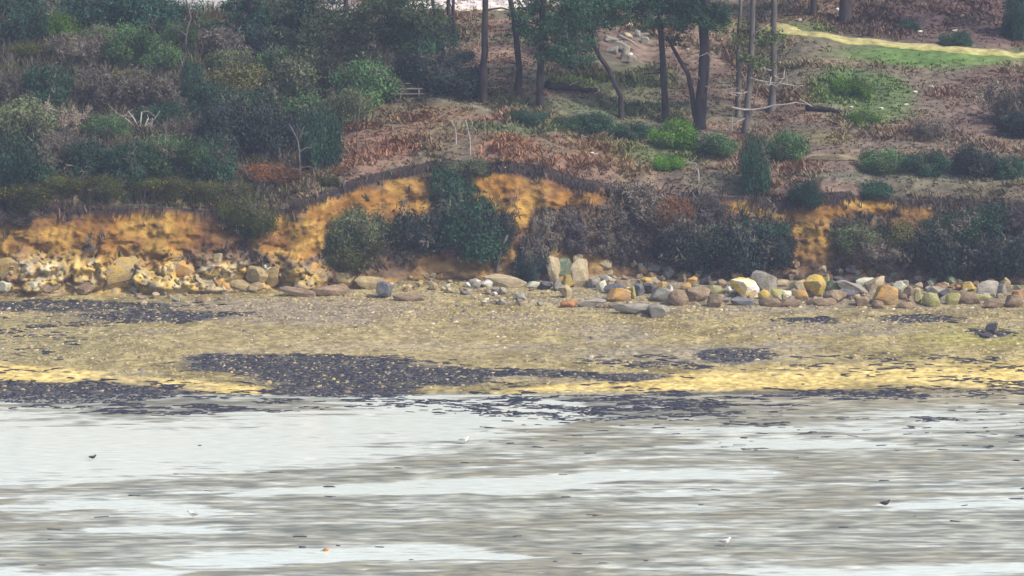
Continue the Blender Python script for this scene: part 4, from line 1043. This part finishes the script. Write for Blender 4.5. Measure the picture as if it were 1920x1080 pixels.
def dflk(x, y, px, row):
    cl = sstep(.5, .7, fbm(x / 7, y / 2.2, 421, 3))
    return (.010 + .05 * cl * sstep(900, 1300, px) * sstep(980, 780, row)) * .8
x, y, z, px, row, r = ground_points(9000, 272, 333, dflk, 403)
n = len(x); s = r.uniform(.08, .26, n); cc = np.array([(.05,.05,.055)]) * r.uniform(.5, 1.8, (n, 1))
scatter_blocks('seaweed_scraps', x, y, np.maximum(z, 0), r, s * r.uniform(1, 2.4, n), s * .7, r.uniform(.02, .06, n), cc, M['weed'], .5, turn=1.3)

def tufts(name, x, y, z, r, h, colr, blades=5, lean=.9, wid=.06):
    n = len(x); k = blades; a = r.uniform(0, 6.28, (n, k)); l = r.uniform(.3, 1, (n, k)) * lean * h[:, None]
    dx, dy = np.cos(a) * l, np.sin(a) * l; hz = h[:, None] * r.uniform(.5, 1, (n, k))
    wx, wy = -np.sin(a) * wid, np.cos(a) * wid
    bx = x[:, None] + r.normal(0, .06, (n, k)); by = y[:, None] + r.normal(0, .06, (n, k)); bz = np.repeat(z[:, None] - .03, k, 1)
    P = [np.stack([bx - wx, by - wy, bz], -1), np.stack([bx + wx, by + wy, bz], -1), np.stack([bx + dx + wx * .5, by + dy + wy * .5, bz + hz], -1), np.stack([bx + dx - wx * .5, by + dy - wy * .5, bz + hz * .95], -1)]
    V = np.stack(P, 2).reshape(-1, 3)
    c4 = np.repeat(colr, k * 4, 0) * np.repeat(r.uniform(.7, 1.3, (n * k, 1)), 4, 0)
    return link(name, mesh_from(name, V, np.arange(len(V)).reshape(-1, 4), M['leaf'], np.clip(c4, 0, 1)), kind='stuff')
ytx = lambda x: np.interp(x, XS, YT)
x, y, z, px, row, r = ground_points(120000, 358, 425, lambda x, y, px, row: (y > ytx(x) + .1) * (row > -30) * (.35 + .65 * sstep(.4, .6, fbm(x / 2.5, y / 2.5, 431, 3))) * (1 - .85 * blob(px, row, 1720, 95, 300, 26)) * (1 - blob(px, row, 1172, 96, 62, 42, .2)) * (1 - chain_mask(px, row, [(1440,52),(1500,66),(1640,84),(1800,100),(1920,109)], [12] * 5)), 404, 50)
hc = hill_colour(x, y, px, row)
tufts('bracken', x, y, z, r, r.uniform(.12, .36, len(x)) * (.5 + 1.2 * sstep(.45, .65, fbm(x / 3.5, y / 3.5, 433, 3))), np.clip(hc * np.array([1.42, 1.42, 1.38]) * r.uniform(.9, 1.2, (len(x), 1)), 0, 1), lean=1.5, wid=.05)
def dscrub(x, y, px, row):
    rtl = np.interp(px, RT[:, 0], RT[:, 1])
    return (y > ybx(x) + .4) * (y < ytx(x) + .3) * (1 - .97 * bare_mask(px, row)) * (.25 + .75 * sstep(12, 24, row - rtl))
x, y, z, px, row, r = ground_points(30000, 350, 376, dscrub, 405, 50)
pal = np.array([(.09,.08,.075),(.13,.105,.09),(.06,.075,.05),(.045,.05,.05),(.16,.10,.07)])
tufts('scrub', x, y - .15, z, r, r.uniform(.25, .85, len(x)), pal[r.choice(5, len(x), p=[.3,.2,.2,.15,.15])], blades=6, lean=.7, wid=.05)
def dunder(x, y, px, row): return (y > ytx(x) + .5) * (row > -30) * sstep(640, 520, px + 60 * (fbm(x / 4, y / 4, 451, 3) - .5)) * .9
x, y, z, px, row, r = ground_points(45000, 358, 425, dunder, 406, 50)
pal = np.array([(.10,.088,.088),(.14,.11,.095),(.06,.085,.05),(.075,.08,.06),(.13,.12,.07)])
tufts('undergrowth', x, y, z, r, r.uniform(.3, 1.3, len(x)), pal[r.choice(5, len(x))], blades=7, lean=.8, wid=.03)
# dead grass and roots hanging over the lip of the cliff
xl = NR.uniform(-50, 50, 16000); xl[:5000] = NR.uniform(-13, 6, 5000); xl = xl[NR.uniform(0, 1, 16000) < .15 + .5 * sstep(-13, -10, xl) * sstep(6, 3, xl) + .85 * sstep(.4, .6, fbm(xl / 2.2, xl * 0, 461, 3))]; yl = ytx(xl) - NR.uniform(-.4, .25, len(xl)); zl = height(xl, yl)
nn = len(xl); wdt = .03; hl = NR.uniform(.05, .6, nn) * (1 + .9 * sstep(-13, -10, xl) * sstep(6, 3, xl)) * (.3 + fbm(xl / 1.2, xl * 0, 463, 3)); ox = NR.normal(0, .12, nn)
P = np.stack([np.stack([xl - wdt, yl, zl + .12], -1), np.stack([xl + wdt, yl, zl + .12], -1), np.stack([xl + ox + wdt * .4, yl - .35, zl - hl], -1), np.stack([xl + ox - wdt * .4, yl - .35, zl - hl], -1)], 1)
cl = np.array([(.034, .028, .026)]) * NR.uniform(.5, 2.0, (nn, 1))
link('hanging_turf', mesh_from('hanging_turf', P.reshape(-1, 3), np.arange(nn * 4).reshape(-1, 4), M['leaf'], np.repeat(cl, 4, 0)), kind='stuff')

# ------------------------------------------------------------------ gulls, buoy, table, building
WH = plain('white_feathers', (.82, .82, .80)); GY = plain('grey_feathers', (.38, .39, .41)); DK = plain('dark_feathers', (.03, .03, .035)); YB_ = plain('yellow_bill', (.6, .35, .05))
def bird(px_, row_, label, face, L=.42, body=WH, wing=GY, group=None, cat='gull', name='gull'):
    p = at(px_, row_); p.z = max(p.z, 0); o = thing(name, label, cat, p, 0 if face > 0 else math.pi, (L / .42 * 1.0,) * 3, group)
    mb = MB()      # one continuous body: tail, belly, breast, neck, head
    mb.tube([(-.24, 0, .19), (-.16, 0, .185), (-.06, 0, .185), (.06, 0, .20), (.12, 0, .25), (.15, 0, .30), (.19, 0, .325), (.225, 0, .32)], [.01, .045, .085, .092, .066, .044, .046, .012], 10)
    link('body', mb.mesh('body', body, True), o)
    for s in (-1, 1):
        mb = MB(); mb.tube([(.08, s * .06, .225), (-.03, s * .085, .225), (-.16, s * .06, .215), (-.29, s * .02, .20)], [.02, .05, .04, .008], 6); link('wing', mb.mesh('wing', wing, True), o)
        mb = MB(); mb.tube([(.0, s * .03, .12), (.005, s * .03, .06), (.0, s * .03, -.01), (.05, s * .03, -.012)], [.012, .009, .009, .012], 5); link('leg', mb.mesh('leg', YB_, True), o)
        mb = MB(); mb.tube([(.20, s * .036, .334), (.206, s * .044, .336)], [.008, .006], 5); link('eye', mb.mesh('eye', DK), o)
    mb = MB(); mb.tube([(.22, 0, .318), (.255, 0, .312), (.275, 0, .30)], [.014, .011, .004], 6); link('bill', mb.mesh('bill', YB_, True), o)
    return o
bird(871, 832, 'white gull at the edge of the bright water in the middle of the flats', 1, .5, group='white gulls on the flats')
bird(1360, 1024, 'white gull mirrored in the wet mud near the bottom', 1, .56, group='white gulls on the flats')
bird(362, 972, 'white gull on the mud at the lower left', -1, .52, group='white gulls on the flats')
bird(174, 864, 'small dark bird in the bright water at the left', 1, .4, DK, DK, None, 'bird', 'dark_bird')
bird(1660, 951, 'dark bird beside the bright pool at the right', 1, .5, DK, DK, None, 'bird', 'dark_bird')
p = at(612, 1034); o = thing('buoy', 'small orange buoy stranded on the mud near the bottom', 'buoy', (p.x, p.y, max(p.z, 0))); o.scale = (.6, .6, .6)
mb = MB(); mb.tube([(-.28, 0, .10), (-.22, 0, .11), (-.1, 0, .14), (.06, 0, .16), (.16, 0, .15), (.22, 0, .13)], [.03, .09, .15, .16, .10, .03], 12); link('float', mb.mesh('float', plain('orange_plastic', (.62, .25, .05), .5), True), o)
mb = MB(); mb.tube([(-.27, 0, .1), (-.36, .02, .04), (-.5, -.03, .02)], [.03, .025, .02], 6); link('rope', mb.mesh('rope', DK), o)

# picnic table in front of the dark bushes
p = at(768, 186); m = mpp(p); o = thing('picnic_table', 'weathered grey picnic table in front of the dark bushes', 'picnic table', p, math.radians(4))
PW = bark('weathered_planks', (.21, .20, .185), .8, 1.15)
for k in range(4):
    mb = MB(); mb.box(-.95, .95, -.34 + k * .17, -.34 + k * .17 + .155, .73, .775); link('plank', mb.mesh('plank', PW), o)
for s in (-1, 1):
    mb = MB(); mb.box(-1.1, 1.1, s * .72 - .14, s * .72 + .14, .42, .46); link('seat', mb.mesh('seat', PW), o)
for sx in (-.65, .65):
    mb = MB(); mb.box(sx - .04, sx + .04, -.85, .85, .35, .415); link('seat_support', mb.mesh('seat_support', PW), o)
    for s in (-1, 1):
        mb = MB(); mb.tube([(sx, s * .62, -.1), (sx, s * .28, .72)], [.06, .06], 4); link('leg', mb.mesh('leg', PW), o)

# low white building among the bushes at the top
p = at(392, 32); o = thing('white_building', 'low white building half hidden by bushes at the top of the slope', 'building', (p.x, p.y + 1.5, p.z - .2))
WW = plain('white_render', (.80, .79, .78)); RR = plain('slate_roof', (.18, .19, .21)); GLS = plain('dark_glass', (.05, .06, .08), .15); FRM = plain('white_frame', (.75, .75, .74))
mb = MB(); mb.box(-3.4, 1.2, 0, 4, -.5, 2.3); link('wall', mb.mesh('wall', WW), o)
rf = MB(); b = [(-3.6, -.25, 2.3), (1.4, -.25, 2.3), (1.4, 4.25, 2.3), (-3.6, 4.25, 2.3), (-3.6, 2, 4.0), (1.4, 2, 4.0)]
rf.V = b; rf.C = [(1, 1, 1)] * 6; rf.F = [(0, 1, 5, 4), (2, 3, 4, 5), (0, 4, 3, 3), (1, 2, 5, 5), (0, 3, 2, 1)]; link('roof', rf.mesh('roof', RR), o)
for xw in ():
    mb = MB(); mb.box(xw, xw + .9, -.06, .0, .8, 1.9); wn = link('window', mb.mesh('window', FRM), o)
    mb = MB(); mb.box(xw + .08, xw + .82, -.09, -.06, .88, 1.82); link('pane', mb.mesh('pane', GLS), wn)

# dark weedy stump on the upper beach at the right
rock(1859, 628, 22, 26, 'dark', 'dark upright weed covered stump on the beach at the right', 'angular', 8, None, 'weedy_stump', 'stump')
rock(1848, 634, 26, 12, 'dark', 'low dark weedy stone left of the upright stump', 'angular', 0, None, 'weedy_stone', 'stone')

# ------------------------------------------------------------------ air
mb = MB(); mb.box(-220, 220, -20, 760, -3, max(HC + 3, 62))
hm = bpy.data.materials.new('haze'); hm.use_nodes = True; n = hm.node_tree; n.nodes.remove(n.nodes['Principled BSDF'])
pv = n.nodes.new('ShaderNodeVolumePrincipled'); pv.inputs['Color'].default_value = (.60, .70, 1.0, 1); pv.inputs['Density'].default_value = .00027; pv.inputs['Anisotropy'].default_value = 0.0
n.links.new(pv.outputs[0], n.nodes['Material Output'].inputs['Volume'])
link('haze', mb.mesh('haze', hm), kind='stuff')
